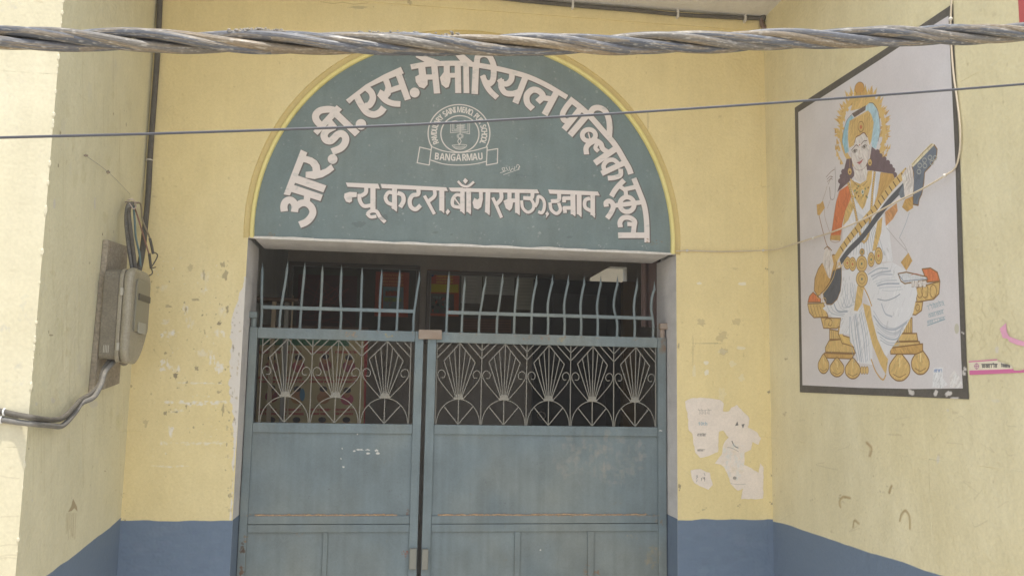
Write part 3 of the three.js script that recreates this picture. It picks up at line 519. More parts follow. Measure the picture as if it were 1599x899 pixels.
// ------------------------------------------------------------------ the mural on the right wall
{
  const q = (px, py) => { const v = onRight(px, py, 0.003); return [v.z, v.y]; };
  const outer = [[1241, 168.5], [1300, 130], [1365, 88], [1430, 45], [1488, 6], [1489, 60], [1494, 150], [1499, 260], [1504, 420], [1509, 560], [1513, 623], [1440, 620], [1340, 616], [1249, 612], [1246, 420], [1243, 280]].map((p) => q(...p));
  const innerPx = [[1246.5, 175.5], [1310, 135], [1375, 93], [1440, 50], [1481, 25], [1483, 70], [1487, 150], [1492, 260], [1496, 420], [1501, 560], [1503.5, 606], [1430, 607], [1340, 605], [1253, 601], [1250, 420], [1248, 280]], inner = innerPx.map((p) => q(...p));
  const s = surface(0.3, 1.55, 1.45, 2.92, 900, (u, v) => {
    const big = fbm(u * 2.4 + 8, v * 2.4 + 70, 4), mid = fbm(u * 12, v * 10, 3), fine = vnoise(u * 200, v * 200), c = mix([206, 199, 198], [211, 207, 207], clamp((big - 0.35) * 2)), m = 1 + (mid - 0.5) * 0.035 + (fine - 0.5) * 0.025;
    return [c[0] * m, c[1] * m, c[2] * m];
  });
  const p = painter(s, (px, py) => { const v = onRight(px, py, 0.003); return s.at(v.z, v.y); }, 2.9);
  const Z = (x0, y0, k) => zoomed(x0, y0, k), n1 = Z(1300, 120, 8.99), n2 = Z(1300, 180, 8.17), n3 = Z(1255, 240, 8.17), n4 = Z(1320, 260, 8.17), n5 = Z(1380, 210, 8.17), n6 = Z(1255, 360, 7.49), n7 = Z(1330, 360, 6.913), n8 = Z(1260, 470, 6.914), z2 = Z(1250, 250, 4.994), z4 = Z(1250, 400, 4.494), z3 = Z(1340, 200, 4.495);
  const GOLD = 'rgb(206,174,114)', GOLD2 = 'rgb(194,156,96)', BROWN = 'rgb(136,104,66)', SKIN = 'rgb(214,204,196)', CLOTH = 'rgb(218,216,217)', FOLD = 'rgba(150,157,168,.85)', DARK = 'rgb(92,92,96)', HAIR = 'rgb(114,96,98)', SKYB = 'rgb(150,184,196)', RED = 'rgb(204,122,80)';
  const out = (pts, col = BROWN, w = 0.8) => p.line(col, w, pts, true, 'butt', true);
  p.brushy = true;
  // flaming halo
  for (let i = 0; i < 150; i++) { const a = rr(-3.4, 0.3), r0 = rr(0.72, 0.98), c = Math.cos(a), d = Math.sin(a), r1 = r0 + rr(0.1, 0.2), x = 1347, y = 200; p.poly(rnd() < 0.5 ? GOLD : rnd() < 0.5 ? GOLD2 : 'rgb(214,176,96)', [[x + 39 * r0 * c - 2.4 * d, y + 60 * r0 * d + 2.4 * c], [x + 40 * r1 * c, y + 61 * r1 * d - 3], [x + 39 * r0 * c + 2.4 * d, y + 60 * r0 * d - 2.4 * c]]); }
  for (let i = 0; i < 60; i++) { const left = rnd() < 0.5, y = rr(200, 256), x = left ? rr(1305, 1317) : rr(1374, 1388) - Math.max(0, y - 235) * 0.4; p.poly(rnd() < 0.6 ? GOLD : GOLD2, [[x - 2, y + 3], [x + (left ? -2 : 3), y - 6], [x + 2, y + 2]]); }
  p.oval(GOLD, 1347, 205, 34, 56, 0, 7);
  p.poly(SKYB, n1([[135, 899], [160, 740], [200, 620], [270, 540], [300, 575], [250, 640], [215, 760], [215, 960], [230, 1050], [180, 1080]])); p.poly('rgb(168,192,200)', n1([[460, 440], [500, 375], [560, 370], [620, 450], [655, 600], [665, 760], [640, 900], [610, 1010], [560, 990], [540, 900], [575, 640], [530, 500], [470, 480]]));
  p.line(DARK, 0.8, n1([[135, 960], [140, 850], [165, 730], [205, 610], [270, 530]])); p.line(DARK, 0.8, n1([[510, 368], [570, 375], [625, 450], [660, 600], [668, 760], [640, 910]]));
  p.poly(GOLD, n1([[250, 480], [300, 320], [400, 250], [500, 260], [560, 330], [480, 400], [380, 450]])); p.poly('rgb(112,98,90)', n1([[270, 520], [470, 400], [460, 470], [310, 570]]));
  p.oval('rgb(196,150,88)', ...n1([[378, 160]])[0], 7.2, 9.4, 0.25); p.oval(BROWN, ...n1([[378, 160]])[0], 7.2, 9.4, 0.25, 0.7); p.poly(GOLD2, n1([[310, 240], [460, 200], [490, 250], [320, 280]]));
  // hair, neck, face, crown
  p.poly(HAIR, n2([[500, 400], [560, 450], [590, 510], [650, 560], [700, 600], [735, 655], [770, 690], [800, 760], [790, 830], [770, 750], [560, 715], [440, 700], [430, 640], [480, 540]])); p.poly(HAIR, n2([[180, 560], [245, 550], [255, 650], [285, 760], [230, 830], [160, 890], [60, 980], [100, 860], [130, 780], [150, 680]]));
  for (const [x, y] of [[575, 470], [610, 520], [660, 560], [705, 605], [740, 655], [770, 700], [795, 760], [140, 720], [120, 780], [100, 840]]) p.oval(HAIR, ...n2([[x, y]])[0], 3.6, 4.2);
  p.poly(SKIN, n2([[285, 660], [435, 650], [445, 780], [390, 862], [330, 858], [275, 790]])); p.poly(SKIN, n2([[270, 320], [330, 270], [400, 235], [445, 270], [472, 350], [465, 460], [450, 570], [415, 660], [350, 700], [290, 680], [250, 590], [236, 480]]), true);
  p.line('rgba(150,120,110,.8)', 0.6, n2([[236, 480], [250, 590], [290, 682], [350, 702], [415, 662], [450, 570], [466, 440]]));
  p.poly(GOLD, n1([[240, 620], [500, 472], [545, 530], [578, 640], [562, 780], [545, 900], [520, 960], [490, 830], [440, 785], [380, 825], [318, 870], [300, 960], [235, 1000], [218, 880], [222, 720]]));
  for (let i = 0; i < 12; i++) p.line('rgba(140,100,56,.6)', 0.7, n1([[255 + i * 24, 620 - i * 11], [262 + i * 23, 720 - i * 4], [258 + i * 23, 830 - i * 3]])); p.oval(BROWN, ...n1([[400, 700]])[0], 4.5, 8, 0, 0.9); p.oval('rgb(190,110,80)', ...n1([[400, 705]])[0], 1.8, 3);
  p.line('rgb(120,84,70)', 1.2, n1([[310, 930], [330, 850], [385, 820], [440, 785], [490, 850]]));
  for (const e of [[285, 458], [405, 402]]) { const c = n2([e])[0]; p.oval('rgb(188,182,172)', c[0], c[1], 3.6, 2.4, -0.5); p.oval('rgb(96,84,76)', c[0], c[1], 1.4, 1.8); p.line('rgb(100,86,78)', 0.8, n2([[e[0] - 32, e[1] + 6], [e[0], e[1] - 22], [e[0] + 32, e[1] - 14]])); p.line('rgb(120,104,92)', 0.5, n2([[e[0] - 28, e[1] + 10], [e[0] + 4, e[1] + 24], [e[0] + 30, e[1] - 8]])); }
  p.line('rgb(104,86,76)', 1, n2([[240, 450], [262, 425], [300, 382], [332, 398]])); p.line('rgb(104,86,76)', 1, n2([[364, 372], [398, 332], [440, 325]])); p.oval('rgb(170,80,70)', ...n2([[347, 380]])[0], 0.7, 1.2);
  p.line('rgba(160,128,112,.9)', 0.6, n2([[348, 440], [335, 530], [345, 555], [375, 545]])); p.poly('rgb(186,112,108)', n2([[308, 602], [345, 592], [395, 558], [372, 600], [345, 628]])); p.line('rgb(130,80,78)', 0.5, n2([[308, 602], [345, 605], [395, 558]]));
  for (const [x, y] of [[478, 602], [220, 718]]) { const c = n2([[x, y]])[0]; p.line(GOLD2, 0.8, [[c[0], c[1] - 22], [c[0], c[1] - 4]], false); p.oval(GOLD, c[0], c[1], 3, 5.4); p.oval(BROWN, c[0], c[1], 3, 5.4, 0, 0.6); p.oval(BROWN, c[0], c[1] + 1, 1.2, 2); }
  // torso, shawl, sleeves
  p.poly(CLOTH, z2([[420, 150], [500, 200], [560, 90], [640, 95], [650, 480], [690, 520], [720, 790], [340, 790], [330, 540], [395, 380], [400, 240]]));
  for (let i = 0; i < 13; i++) p.line(FOLD, 0.8, z2([[440 + i * 8, 400 + i * 6], [420 + i * 14, 540], [390 + i * 22, 740]])); for (let i = 0; i < 4; i++) p.line(FOLD, 0.8, z2([[590 + i * 10, 100], [588 + i * 9, 260], [570 + i * 6, 400]]));
  p.poly(GOLD2, z2([[625, 95], [722, 108], [738, 155], [700, 230], [560, 400], [600, 260]])); p.poly(GOLD, z2([[600, 480], [640, 440], [630, 560], [590, 700], [560, 710]]));
  p.poly(RED, z2([[385, 185], [305, 240], [278, 330], [246, 540], [232, 600], [312, 600], [325, 500], [350, 400], [395, 290]])); p.poly(GOLD2, z2([[234, 585], [314, 585], [310, 628], [232, 622]])); p.poly(GOLD, z2([[392, 300], [416, 370], [372, 470], [330, 512], [348, 400]])); out(z2([[385, 185], [305, 240], [278, 330], [246, 540], [232, 622], [310, 626], [325, 500]]), 'rgba(140,96,66,.7)', 0.7);
  p.poly('rgb(200,150,104)', z2([[660, 405], [750, 335], [758, 395], [720, 460], [665, 515]]));
  p.poly(GOLD, n4([[60, 150], [110, 190], [190, 222], [268, 175], [285, 60], [345, 50], [335, 200], [300, 330], [250, 500], [220, 550], [190, 510], [140, 430], [70, 260]])); p.line(BROWN, 0.7, n4([[90, 180], [150, 240], [215, 250], [280, 190]])); for (let i = 0; i < 26; i++) p.oval(rnd() < 0.3 ? 'rgb(130,140,100)' : rnd() < 0.5 ? BROWN : 'rgb(222,190,120)', ...n4([[rr(90, 310), rr(250, 420)]])[0], 1.1, 1.6); p.oval('rgb(206,206,200)', ...n4([[222, 325]])[0], 2, 3.6); p.oval('rgb(90,110,90)', ...n4([[222, 325]])[0], 1, 2);
  const chain = new THREE.CatmullRomCurve3(z2([[375, 185], [400, 270], [425, 390], [445, 490], [470, 590], [490, 640], [520, 610], [540, 500], [552, 380], [562, 240], [578, 100]]).map(([x, y]) => new THREE.Vector3(x, y, 0)));
  for (const c of chain.getSpacedPoints(54)) { p.oval(GOLD, c.x, c.y, 1.7, 2.3); p.oval(BROWN, c.x, c.y, 1.7, 2.3, 0, 0.4); }
  // arms (outlined on the bare ground) and the beads
  p.line('rgba(150,128,108,.8)', 0.8, n3([[240, 600], [275, 500], [300, 410]])); p.line('rgba(150,128,108,.7)', 0.7, n3([[330, 420], [345, 560], [300, 700]])); p.line('rgba(150,110,80,.9)', 1.4, n3([[195, 785], [230, 930], [290, 1150], [330, 1230]])); p.line('rgba(160,132,110,.8)', 0.8, n3([[265, 690], [270, 800], [330, 1000]]));
  p.poly(GOLD2, n3([[165, 650], [215, 635], [245, 598], [270, 690], [205, 785], [175, 782]])); for (const f of [[[285, 300], [350, 230], [395, 200]], [[295, 330], [340, 290], [375, 300]], [[300, 360], [345, 320], [370, 330]], [[310, 395], [330, 350], [360, 290]]]) p.line('rgba(130,104,88,.9)', 0.8, n3(f)); p.line('rgba(120,112,104,.9)', 0.8, n3([[400, 170], [406, 400], [385, 575], [345, 575], [328, 430]]));
  p.line(FOLD, 0.8, z3([[360, 590], [330, 680], [290, 770]])); p.line('rgba(160,150,146,.8)', 0.7, z3([[200, 700], [270, 785], [340, 860]])); p.line('rgba(160,150,146,.8)', 0.7, z3([[290, 770], [330, 830], [350, 880]]));
  // seat: two lotus pedestals with scrolled capitals and red cushions
  const lined = (col, pts, curve) => { p.poly(col, pts, curve); p.line(BROWN, 1.4, pts, !!curve, 'butt', true); };
  lined(RED, n6([[48, 840], [65, 770], [110, 720], [200, 800], [200, 835]])); lined(GOLD, n8([[8, 30], [180, 22], [230, 170], [75, 178], [25, 120]])); for (let i = 0; i < 4; i++) p.line(BROWN, 0.8, n8([[40 + i * 32, 45], [52 + i * 34, 100], [75 + i * 32, 165]]));
  lined(GOLD, n8([[150, 178], [365, 185], [352, 275], [320, 295], [180, 292]])); p.line(BROWN, 1.1, n8([[195, 265], [195, 205], [235, 188], [272, 215], [262, 262], [232, 255], [240, 232]])); lined(GOLD, n8([[245, 305], [380, 330], [388, 412], [245, 412]])); for (let i = 0; i < 5; i++) p.line(BROWN, 0.7, n8([[265 + i * 24, 318], [265 + i * 24, 410]]), false);
  lined(GOLD, n8([[200, 500], [240, 425], [380, 412], [500, 495], [525, 560], [200, 548]])); lined(GOLD2, n8([[185, 560], [515, 572], [480, 622], [205, 612]]));
  for (const [x, y, a, b] of [[180, 680, 60, 100], [325, 715, 78, 100], [495, 728, 84, 108], [1000, 712, 116, 148], [1225, 655, 98, 135]]) { const c = n8([[x, y]])[0]; const pet = n8([[x - 6, y - b * 1.06], [x - a * 0.45, y - b * 0.72], [x - a * 0.96, y - b * 0.05], [x - a * 0.9, y + b * 0.5], [x - a * 0.4, y + b * 0.92], [x, y + b], [x + a * 0.45, y + b * 0.9], [x + a * 0.92, y + b * 0.45], [x + a * 0.95, y - b * 0.1], [x + a * 0.45, y - b * 0.72], [x + 6, y - b * 1.06]]); p.poly(GOLD, pet, true); p.line(BROWN, 1.5, pet, true, 'butt', true); void c; p.line('rgb(226,206,150)', 1.6, n8([[x, y - b * 0.7], [x + 4, y]]), false); p.line(BROWN, 0.8, n8([[x - a * 0.6, y + b * 0.5], [x, y + b * 0.72], [x + a * 0.6, y + b * 0.5]])); }
  lined(GOLD, n8([[1000, 350], [1185, 348], [1198, 428], [975, 435]])); lined(GOLD, n8([[940, 440], [1215, 435], [1222, 490], [915, 500]])); lined(GOLD2, n8([[900, 505], [1250, 460], [1250, 540], [1180, 570], [905, 570]])); lined(GOLD, n8([[1040, 190], [1136, 180], [1136, 345], [1025, 345]])); for (let i = 0; i < 4; i++) p.line(BROWN, 0.7, n8([[1055 + i * 22, 200], [1055 + i * 22, 340]]), false);
  lined(GOLD, n7([[690, 620], [952, 548], [942, 680], [885, 740], [705, 770]])); for (const x of [735, 790, 880]) p.oval(BROWN, ...n7([[x, 655]])[0], 5, 10, 0, 0.9); lined(GOLD, n7([[680, 770], [768, 768], [755, 860], [690, 910], [640, 900]])); p.oval(BROWN, ...n7([[712, 830]])[0], 3, 5, 0, 0.9); lined(RED, n7([[760, 415], [850, 404], [925, 450], [952, 545], [815, 558]]));
  const fold = (pts) => { const j = pts.map(([x, y]) => [x + rr(-1.6, 1.6), y + rr(-1.6, 1.6)]); p.line(`rgba(${rnd() < 0.5 ? '150,158,170' : '168,172,180'},${rr(.3, .9)})`, rr(0.7, 2.2), j); };
  // draped skirt
  lined('rgb(208,176,110)', n8([[340, 275], [385, 290], [390, 370], [470, 395], [520, 500], [440, 470], [380, 455], [340, 350]]));
  p.poly(CLOTH, z4([[290, 420], [380, 390], [440, 340], [455, 420], [505, 620], [505, 760], [400, 745], [385, 650], [350, 600], [345, 545], [270, 545]])); for (let i = 0; i < 8; i++) fold(z4([[340 + i * 14, 420 - i * 4], [350 + i * 17, 560], [385 + i * 15, 740]]));
  p.poly(CLOTH, z4([[290, 100], [400, 90], [470, 110], [415, 300], [400, 390], [330, 432], [225, 430], [155, 365], [200, 330], [270, 250]])); for (let i = 0; i < 9; i++) fold(z4([[190 + i * 22, 350 - i * 14], [215 + i * 22, 400 - i * 10], [300 + i * 13, 425 - i * 16]])); for (let i = 0; i < 5; i++) fold(z4([[300 + i * 22, 190], [310 + i * 20, 280], [290 + i * 22, 350]]));
  p.poly(CLOTH, z4([[470, 120], [560, 55], [640, 40], [740, 95], [800, 150], [820, 260], [790, 400], [720, 530], [650, 630], [605, 700], [560, 650], [515, 490], [495, 370], [430, 200]]));
  for (let i = 0; i < 8; i++) fold(z4([[480 + i * 12, 130 + i * 15], [540 + i * 12, 90 + i * 22], [620 + i * 14, 80 + i * 22]])); for (let i = 0; i < 8; i++) fold(z4([[505 + i * 8, 380 + i * 30], [570 + i * 8, 470 + i * 22], [660 + i * 4, 500 + i * 16], [760 - i * 12, 440 + i * 18]]));
  p.line('rgba(130,138,150,.8)', 1.1, z4([[540, 300], [600, 310], [660, 290], [700, 265]])); fold(z4([[570, 330], [590, 400], [640, 420]]));
  p.poly(GOLD, z4([[400, 205], [445, 215], [430, 330], [400, 385], [375, 380]])); p.poly(GOLD, z4([[438, 330], [490, 350], [500, 430], [540, 580], [590, 690], [615, 720], [600, 830], [560, 760], [505, 620], [455, 420]])); p.line(GOLD2, 2, z4([[440, 210], [475, 280], [500, 350]])); p.line(GOLD2, 2, z4([[495, 720], [530, 810], [580, 865], [600, 830]]));
  for (const x of [595, 622, 650]) { const c = n8([[x, 745]])[0]; p.oval('rgb(206,176,120)', c[0], c[1], 2.3, 6); p.oval(BROWN, c[0], c[1], 2.3, 6, 0, 0.6); }
  // belt
  for (const [f, x, y, a, b] of [[n6, 510, 378, 42, 72], [n6, 572, 392, 40, 80], [n7, 210, 312, 36, 78], [n7, 290, 272, 42, 90], [n7, 108, 358, 58, 86], [n7, 110, 522, 62, 84], [n7, 112, 230, 26, 34]]) { const c = f([[x, y]])[0], k = f === n6 ? 7.49 : 6.913; p.oval(GOLD, c[0], c[1], a / k, b / k); p.oval(BROWN, c[0], c[1], a / k, b / k, 0, 0.8); p.oval(BROWN, c[0], c[1], a / k * 0.6, b / k * 0.6, 0, 0.6); p.oval(rnd() < 0.5 ? 'rgb(190,110,80)' : 'rgb(96,116,100)', c[0], c[1], 1.2, 2); }
  // stringed instrument: sound box, fretted neck, peg head
  lined(GOLD2, n6([[210, 390], [300, 320], [345, 280], [400, 300], [375, 440], [330, 560], [240, 700], [170, 765], [122, 700], [130, 560], [170, 450]])); p.poly(SKIN, n6([[255, 200], [320, 240], [350, 390], [310, 560], [285, 545], [240, 430], [220, 380], [230, 300]])); p.line('rgba(140,110,86,.9)', 0.7, n6([[300, 350], [300, 540]])); p.line('rgba(140,110,86,.9)', 0.7, n6([[250, 430], [290, 550]])); p.line(BROWN, 1.3, n6([[240, 215], [280, 190], [330, 235]]));
  lined(DARK, n6([[345, 470], [440, 430], [442, 560], [430, 700], [392, 800], [330, 862], [270, 862], [238, 800], [228, 735], [300, 620]])); p.line(GOLD, 1.4, n6([[440, 370], [380, 440], [350, 540], [290, 650], [220, 740]])); for (const c of [[240, 815], [175, 765], [410, 410], [440, 385]]) { const o = n6([c])[0]; p.oval(GOLD, o[0], o[1], 3, 4, 0, 1); }
  p.line(DARK, 8.6, z2([[815, 195], [700, 315], [600, 442], [480, 602], [372, 712], [312, 795]])); p.line(GOLD, 10.6, z2([[830, 85], [700, 222], [560, 402], [420, 562], [322, 690], [272, 772]]));
  const neck = new THREE.CatmullRomCurve3(z2([[830, 85], [700, 222], [560, 402], [420, 562], [322, 690]]).map(([x, y]) => new THREE.Vector3(x, y, 0))); neck.getSpacedPoints(17).forEach((c) => p.line('rgb(112,88,66)', 1.6, [[c.x - 2.4, c.y - 3.6], [c.x + 2.6, c.y + 4.4]], false));
  lined('rgb(112,118,128)', n5([[362, 410], [600, 150], [645, 135], [682, 190], [672, 290], [600, 400], [522, 482], [512, 620], [485, 760], [452, 830], [440, 905], [372, 890], [382, 500]])); p.poly('rgb(216,202,168)', n5([[348, 378], [600, 115], [642, 122], [640, 140], [372, 418]])); p.line(BROWN, 0.8, n5([[365, 385], [500, 235], [620, 120]]));
  for (const c of [[460, 395], [520, 330], [590, 295], [655, 300], [450, 475], [525, 400], [615, 360]]) p.oval('rgb(170,168,158)', ...n5([c])[0], 3, 3.4, 0, 1.1); p.poly('rgb(120,126,132)', n5([[190, 750], [245, 640], [272, 820], [250, 832], [210, 800]]));
  p.poly(SKIN, n5([[228, 530], [270, 460], [340, 378], [372, 460], [384, 600], [372, 785], [270, 805], [252, 640]])); for (const f of [[[270, 470], [300, 600]], [[300, 440], [325, 580]], [[330, 400], [350, 560]]]) p.line('rgba(150,136,128,.9)', 0.7, n5(f)); p.poly(GOLD2, z3([[308, 555], [330, 500], [382, 478], [386, 560], [345, 588]]));
  // hand with the book
  p.poly(GOLD2, n7([[612, 238], [655, 325], [590, 432], [530, 342]])); lined('rgb(206,206,208)', n7([[500, 465], [590, 448], [808, 498], [820, 532], [572, 572], [532, 545]])); p.line('rgba(120,128,140,.9)', 0.9, n7([[500, 465], [560, 545], [820, 520]]), false); for (const x of [660, 700, 745, 785]) { p.poly(SKIN, n7([[x - 18, 545], [x + 18, 540], [x + 14, 605], [x - 14, 610]])); p.line('rgba(150,136,128,.9)', 0.6, n7([[x + 18, 540], [x + 14, 605], [x - 14, 610]])); } p.line('rgba(190,120,110,.7)', 0.8, n7([[640, 480], [690, 465], [740, 480]]));
  // the painter's note, a torn label, scuffs
  p.script('rgb(126,152,162)', 1447, 478, 1473, 470, 7, 0.5); p.script('rgb(126,152,162)', 1450, 490, 1474, 483, 6.5, 0.5); p.script('rgb(126,152,162)', 1448, 501, 1476, 494, 5, 0.45); p.line('rgb(126,152,162)', 0.9, [[1448, 508], [1462, 503], [1476, 498]]);
  p.poly('rgb(216,214,214)', [[1458, 574], [1473, 573], [1472, 590], [1480, 600], [1470, 606], [1456, 604]]); p.script('rgb(120,140,180)', 1459, 577, 1471, 576.5, 4, 0.6); p.poly('rgb(218,212,208)', [[1482, 588], [1490, 578], [1498, 588], [1503, 600], [1496, 606], [1484, 604]]); p.oval('rgb(190,184,166)', 1494, 513, 3.5, 8);
  for (let i = 0; i < 60; i++) p.blotch(`rgba(196,188,180,${rr(.1, .4)})`, rr(1250, 1500), rr(150, 600), rr(0.5, 3), rr(0.5, 2.5), 8, 0.6);
  const g = thing('mural', 'wall mural of a seated woman in white sari playing a long-necked string instrument', 'mural', [XR - 0.003, 1.5, 0.92]);
  part('picture', sheetZY(inner, XR - 0.003), mat({ map: s.texture(), roughness: 0.75 }), g);
  const bs = surface(0.3, 1.55, 1.45, 2.92, 420, (u, v) => { const n = fbm(u * 20, v * 20, 3), f = vnoise(u * 160, v * 160); return mix([86, 80, 72], [98, 93, 86], n).map((c) => c * (0.94 + 0.12 * f)); });
  const bp = painter(bs, (px, py) => { const v = onRight(px, py, 0.003); return bs.at(v.z, v.y); }, 1.35);
  for (const [x, y, rx, ry] of [[1423, 612, 4, 6], [1461, 613, 4, 5], [1481, 614, 6, 4], [1492, 620, 8, 2], [1505, 582, 2, 4], [1507, 575, 2, 3], [1503, 520, 1.5, 2]]) for (let i = 0; i < 4; i++) bp.blotch('rgba(205,200,194,.85)', x + rr(-2, 2), y + rr(-2, 2), rx, ry, 12, 0.6);
  part('painted_border', sheetZY(outer, XR - 0.0028, [inner]), mat({ map: bs.texture(), roughness: 0.75 }), g);
}

// ------------------------------------------------------------------ the steel gate: two leaves
const gateS = surface(-0.04, 2.12, 0, 2.12, 700, (u, v) => {
  const big = fbm(u * 2.6 + 5, v * 2.2 + 33, 4), mid = fbm(u * 13, v * 9 + 6, 3), run = fbm(u * 52, v * 3, 2), fine = vnoise(u * 190, v * 190);
  const c = mix([108, 121, 125], [119, 126, 123], clamp((big - 0.38) * 3)), m = 1 + (mid - 0.5) * 0.16 + (run - 0.5) * 0.08 + (fine - 0.5) * 0.05;
  return [c[0] * m, c[1] * m, c[2] * m];
});
{
  const p = painter(gateS, (px, py) => { const q = onBack(px, py, GZ); return gateS.at(q.x, q.y); }, 700 / 312);
  const rust = (x, y, rx, ry, n, a, col = '140,98,66') => { for (let i = 0; i < n; i++) p.blotch(`rgba(${col},${a * rr(.35, 1)})`, x + rr(-1, 1) * rx, y + rr(-1, 1) * ry, rr(0.6, 0.5 * ry + 1), rr(0.5, 0.4 * ry + 1), 8, 0.6); };
  // weld lines with rust showing through
  for (let x = 378; x < 640; x += 2) if (fbm(x * 0.09, 3, 3) > 0.36) rust(x, 804 + (x - 378) * -0.003 + (fbm(x * 0.2, 9, 2) - 0.5) * 3, 2, 0.9, 2, 0.5 * (1 - smooth(590, 640, x)), rnd() < 0.5 ? '160,116,78' : '170,138,104');
  for (let x = 700; x < 1032; x += 2) if (fbm(x * 0.08, 30, 3) > 0.33) rust(x, 804.5 + (fbm(x * 0.17, 19, 2) - 0.5) * 3, 2, 0.9, 2, 0.55 * smooth(690, 720, x), rnd() < 0.5 ? '160,116,78' : '172,140,104');
  // blisters and stains
  rust(548, 521, 9, 5, 26, .5, '150,120,92'); rust(607, 524, 6, 3, 14, .5, '178,148,84'); rust(851, 527, 8, 5, 24, .5, '132,106,88'); rust(876, 530, 6, 3, 14, .5, '176,146,84'); rust(822, 528, 5, 4, 12, .3);
  for (const x of [407, 436, 468, 498, 531, 562, 591, 619, 647]) rust(x, 509 + (x - 407) * 0.046, 4, 2, 6, .35); for (const x of [697, 721, 748, 776, 803, 830, 856, 882, 908, 934, 966, 992]) rust(x, 521 + (x - 697) * 0.026, 4, 2, 6, .35);
  rust(378, 855, 2.5, 8, 20, .8, '84,66,52'); rust(376, 890, 2, 10, 16, .7, '110,76,54'); rust(383, 840, 2, 6, 10, .4); rust(632, 865, 5, 5, 18, .6, '140,84,70'); rust(637, 800, 2, 4, 10, .6, '110,70,54'); rust(931, 896, 5, 5, 16, .6, '130,92,64'); rust(1036, 540, 3, 14, 20, .4, '120,92,70'); rust(1020, 870, 10, 16, 20, .25, '160,138,96'); rust(1030, 815, 6, 4, 8, .4); rust(985, 836, 10, 3, 8, .3, '170,150,110'); rust(916, 890, 3, 8, 10, .4); rust(467, 835, 6, 3, 10, .35);
  for (let i = 0; i < 60; i++) rust(rr(375, 1035), rr(520, 899), 3, 3, 2, .18);
  // rubbed, dusty areas
  for (let i = 0; i < 190; i++) { const x = 940 + rr(-1, 1) * 75, y = 715 + rr(-1, 1) * 42; if (((x - 940) / 75) ** 2 + ((y - 715) / 42) ** 2 < 1) p.blotch(`rgba(152,146,136,${rr(.08, .26)})`, x, y, rr(1.5, 8), rr(2, 12), 10, 0.6); }
  for (let i = 0; i < 120; i++) p.line(`rgba(${rnd() < 0.5 ? '142,148,146' : '100,110,114'},${rr(.06, .2)})`, rr(0.5, 1.4), (() => { const x = rr(380, 1030), y = rr(680, 890); return [[x, y], [x + rr(-10, 10), y + rr(-6, 14)], [x + rr(-16, 20), y + rr(-8, 30)]]; })());
  for (const [x, y, rx, ry] of [[570, 741, 4, 3], [618, 790, 7, 12], [625, 770, 6, 20], [475, 775, 9, 5], [512, 765, 3, 2], [840, 723, 8, 2], [795, 790, 10, 5], [840, 850, 24, 10], [845, 858, 10, 5], [608, 766, 4, 1.5], [757, 752, 4, 3]]) for (let i = 0; i < 9; i++) p.blotch(`rgba(88,94,98,${rr(.15, .4)})`, x + rr(-1, 1) * rx, y + rr(-1, 1) * ry, rr(0.6, 2.4), rr(0.6, 2), 8, 0.6);
  // bits of white paper left stuck on the left leaf
  for (const [x, y, rx, ry] of [[553, 704, 3, 2], [562, 702, 8, 1.6], [574, 702, 5, 1.6], [575, 708, 4, 2], [588, 703, 5, 2.4], [590, 707, 4, 2.6], [532, 716, 1.4, 1.6], [536, 729, 2, 2.4], [558, 678, 1.6, 1.2], [534, 700, 1.2, 1.6], [1032, 672, 4, 1.4], [845, 859, 2, 2]]) p.blotch('rgba(212,208,200,.9)', x, y, rx, ry, 12, 0.6);
}
const gateTex = gateS.texture();
const gateMat = mat({ map: gateTex, bumpMap: steelBump, bumpScale: 0.0016, roughness: 0.55 });
const grilleMat = mat({ map: dataTex(128, (u, v) => mix([134, 132, 124], [150, 144, 132], fbm(u * 10, v * 10, 4)), true), roughness: 0.7 });
const rustyMat = mat({ map: dataTex(128, (u, v) => mix([132, 108, 90], [172, 164, 154], fbm(u * 8, v * 8, 4)), true), roughness: 0.8 });
const weldMat = mat({ map: (() => { const t = dataTex(256, (u, v) => { const n = fbm(u * 24, v * 4, 4); return n > 0.47 ? mix([172, 138, 104], [200, 168, 130], clamp((n - 0.47) * 4)) : mix([130, 132, 128], [166, 134, 104], n * 2); }, true); t.repeat.set(3, 1); return t; })(), roughness: 0.9 });
const STEEL = 0.036;      // depth of the angle-iron frame
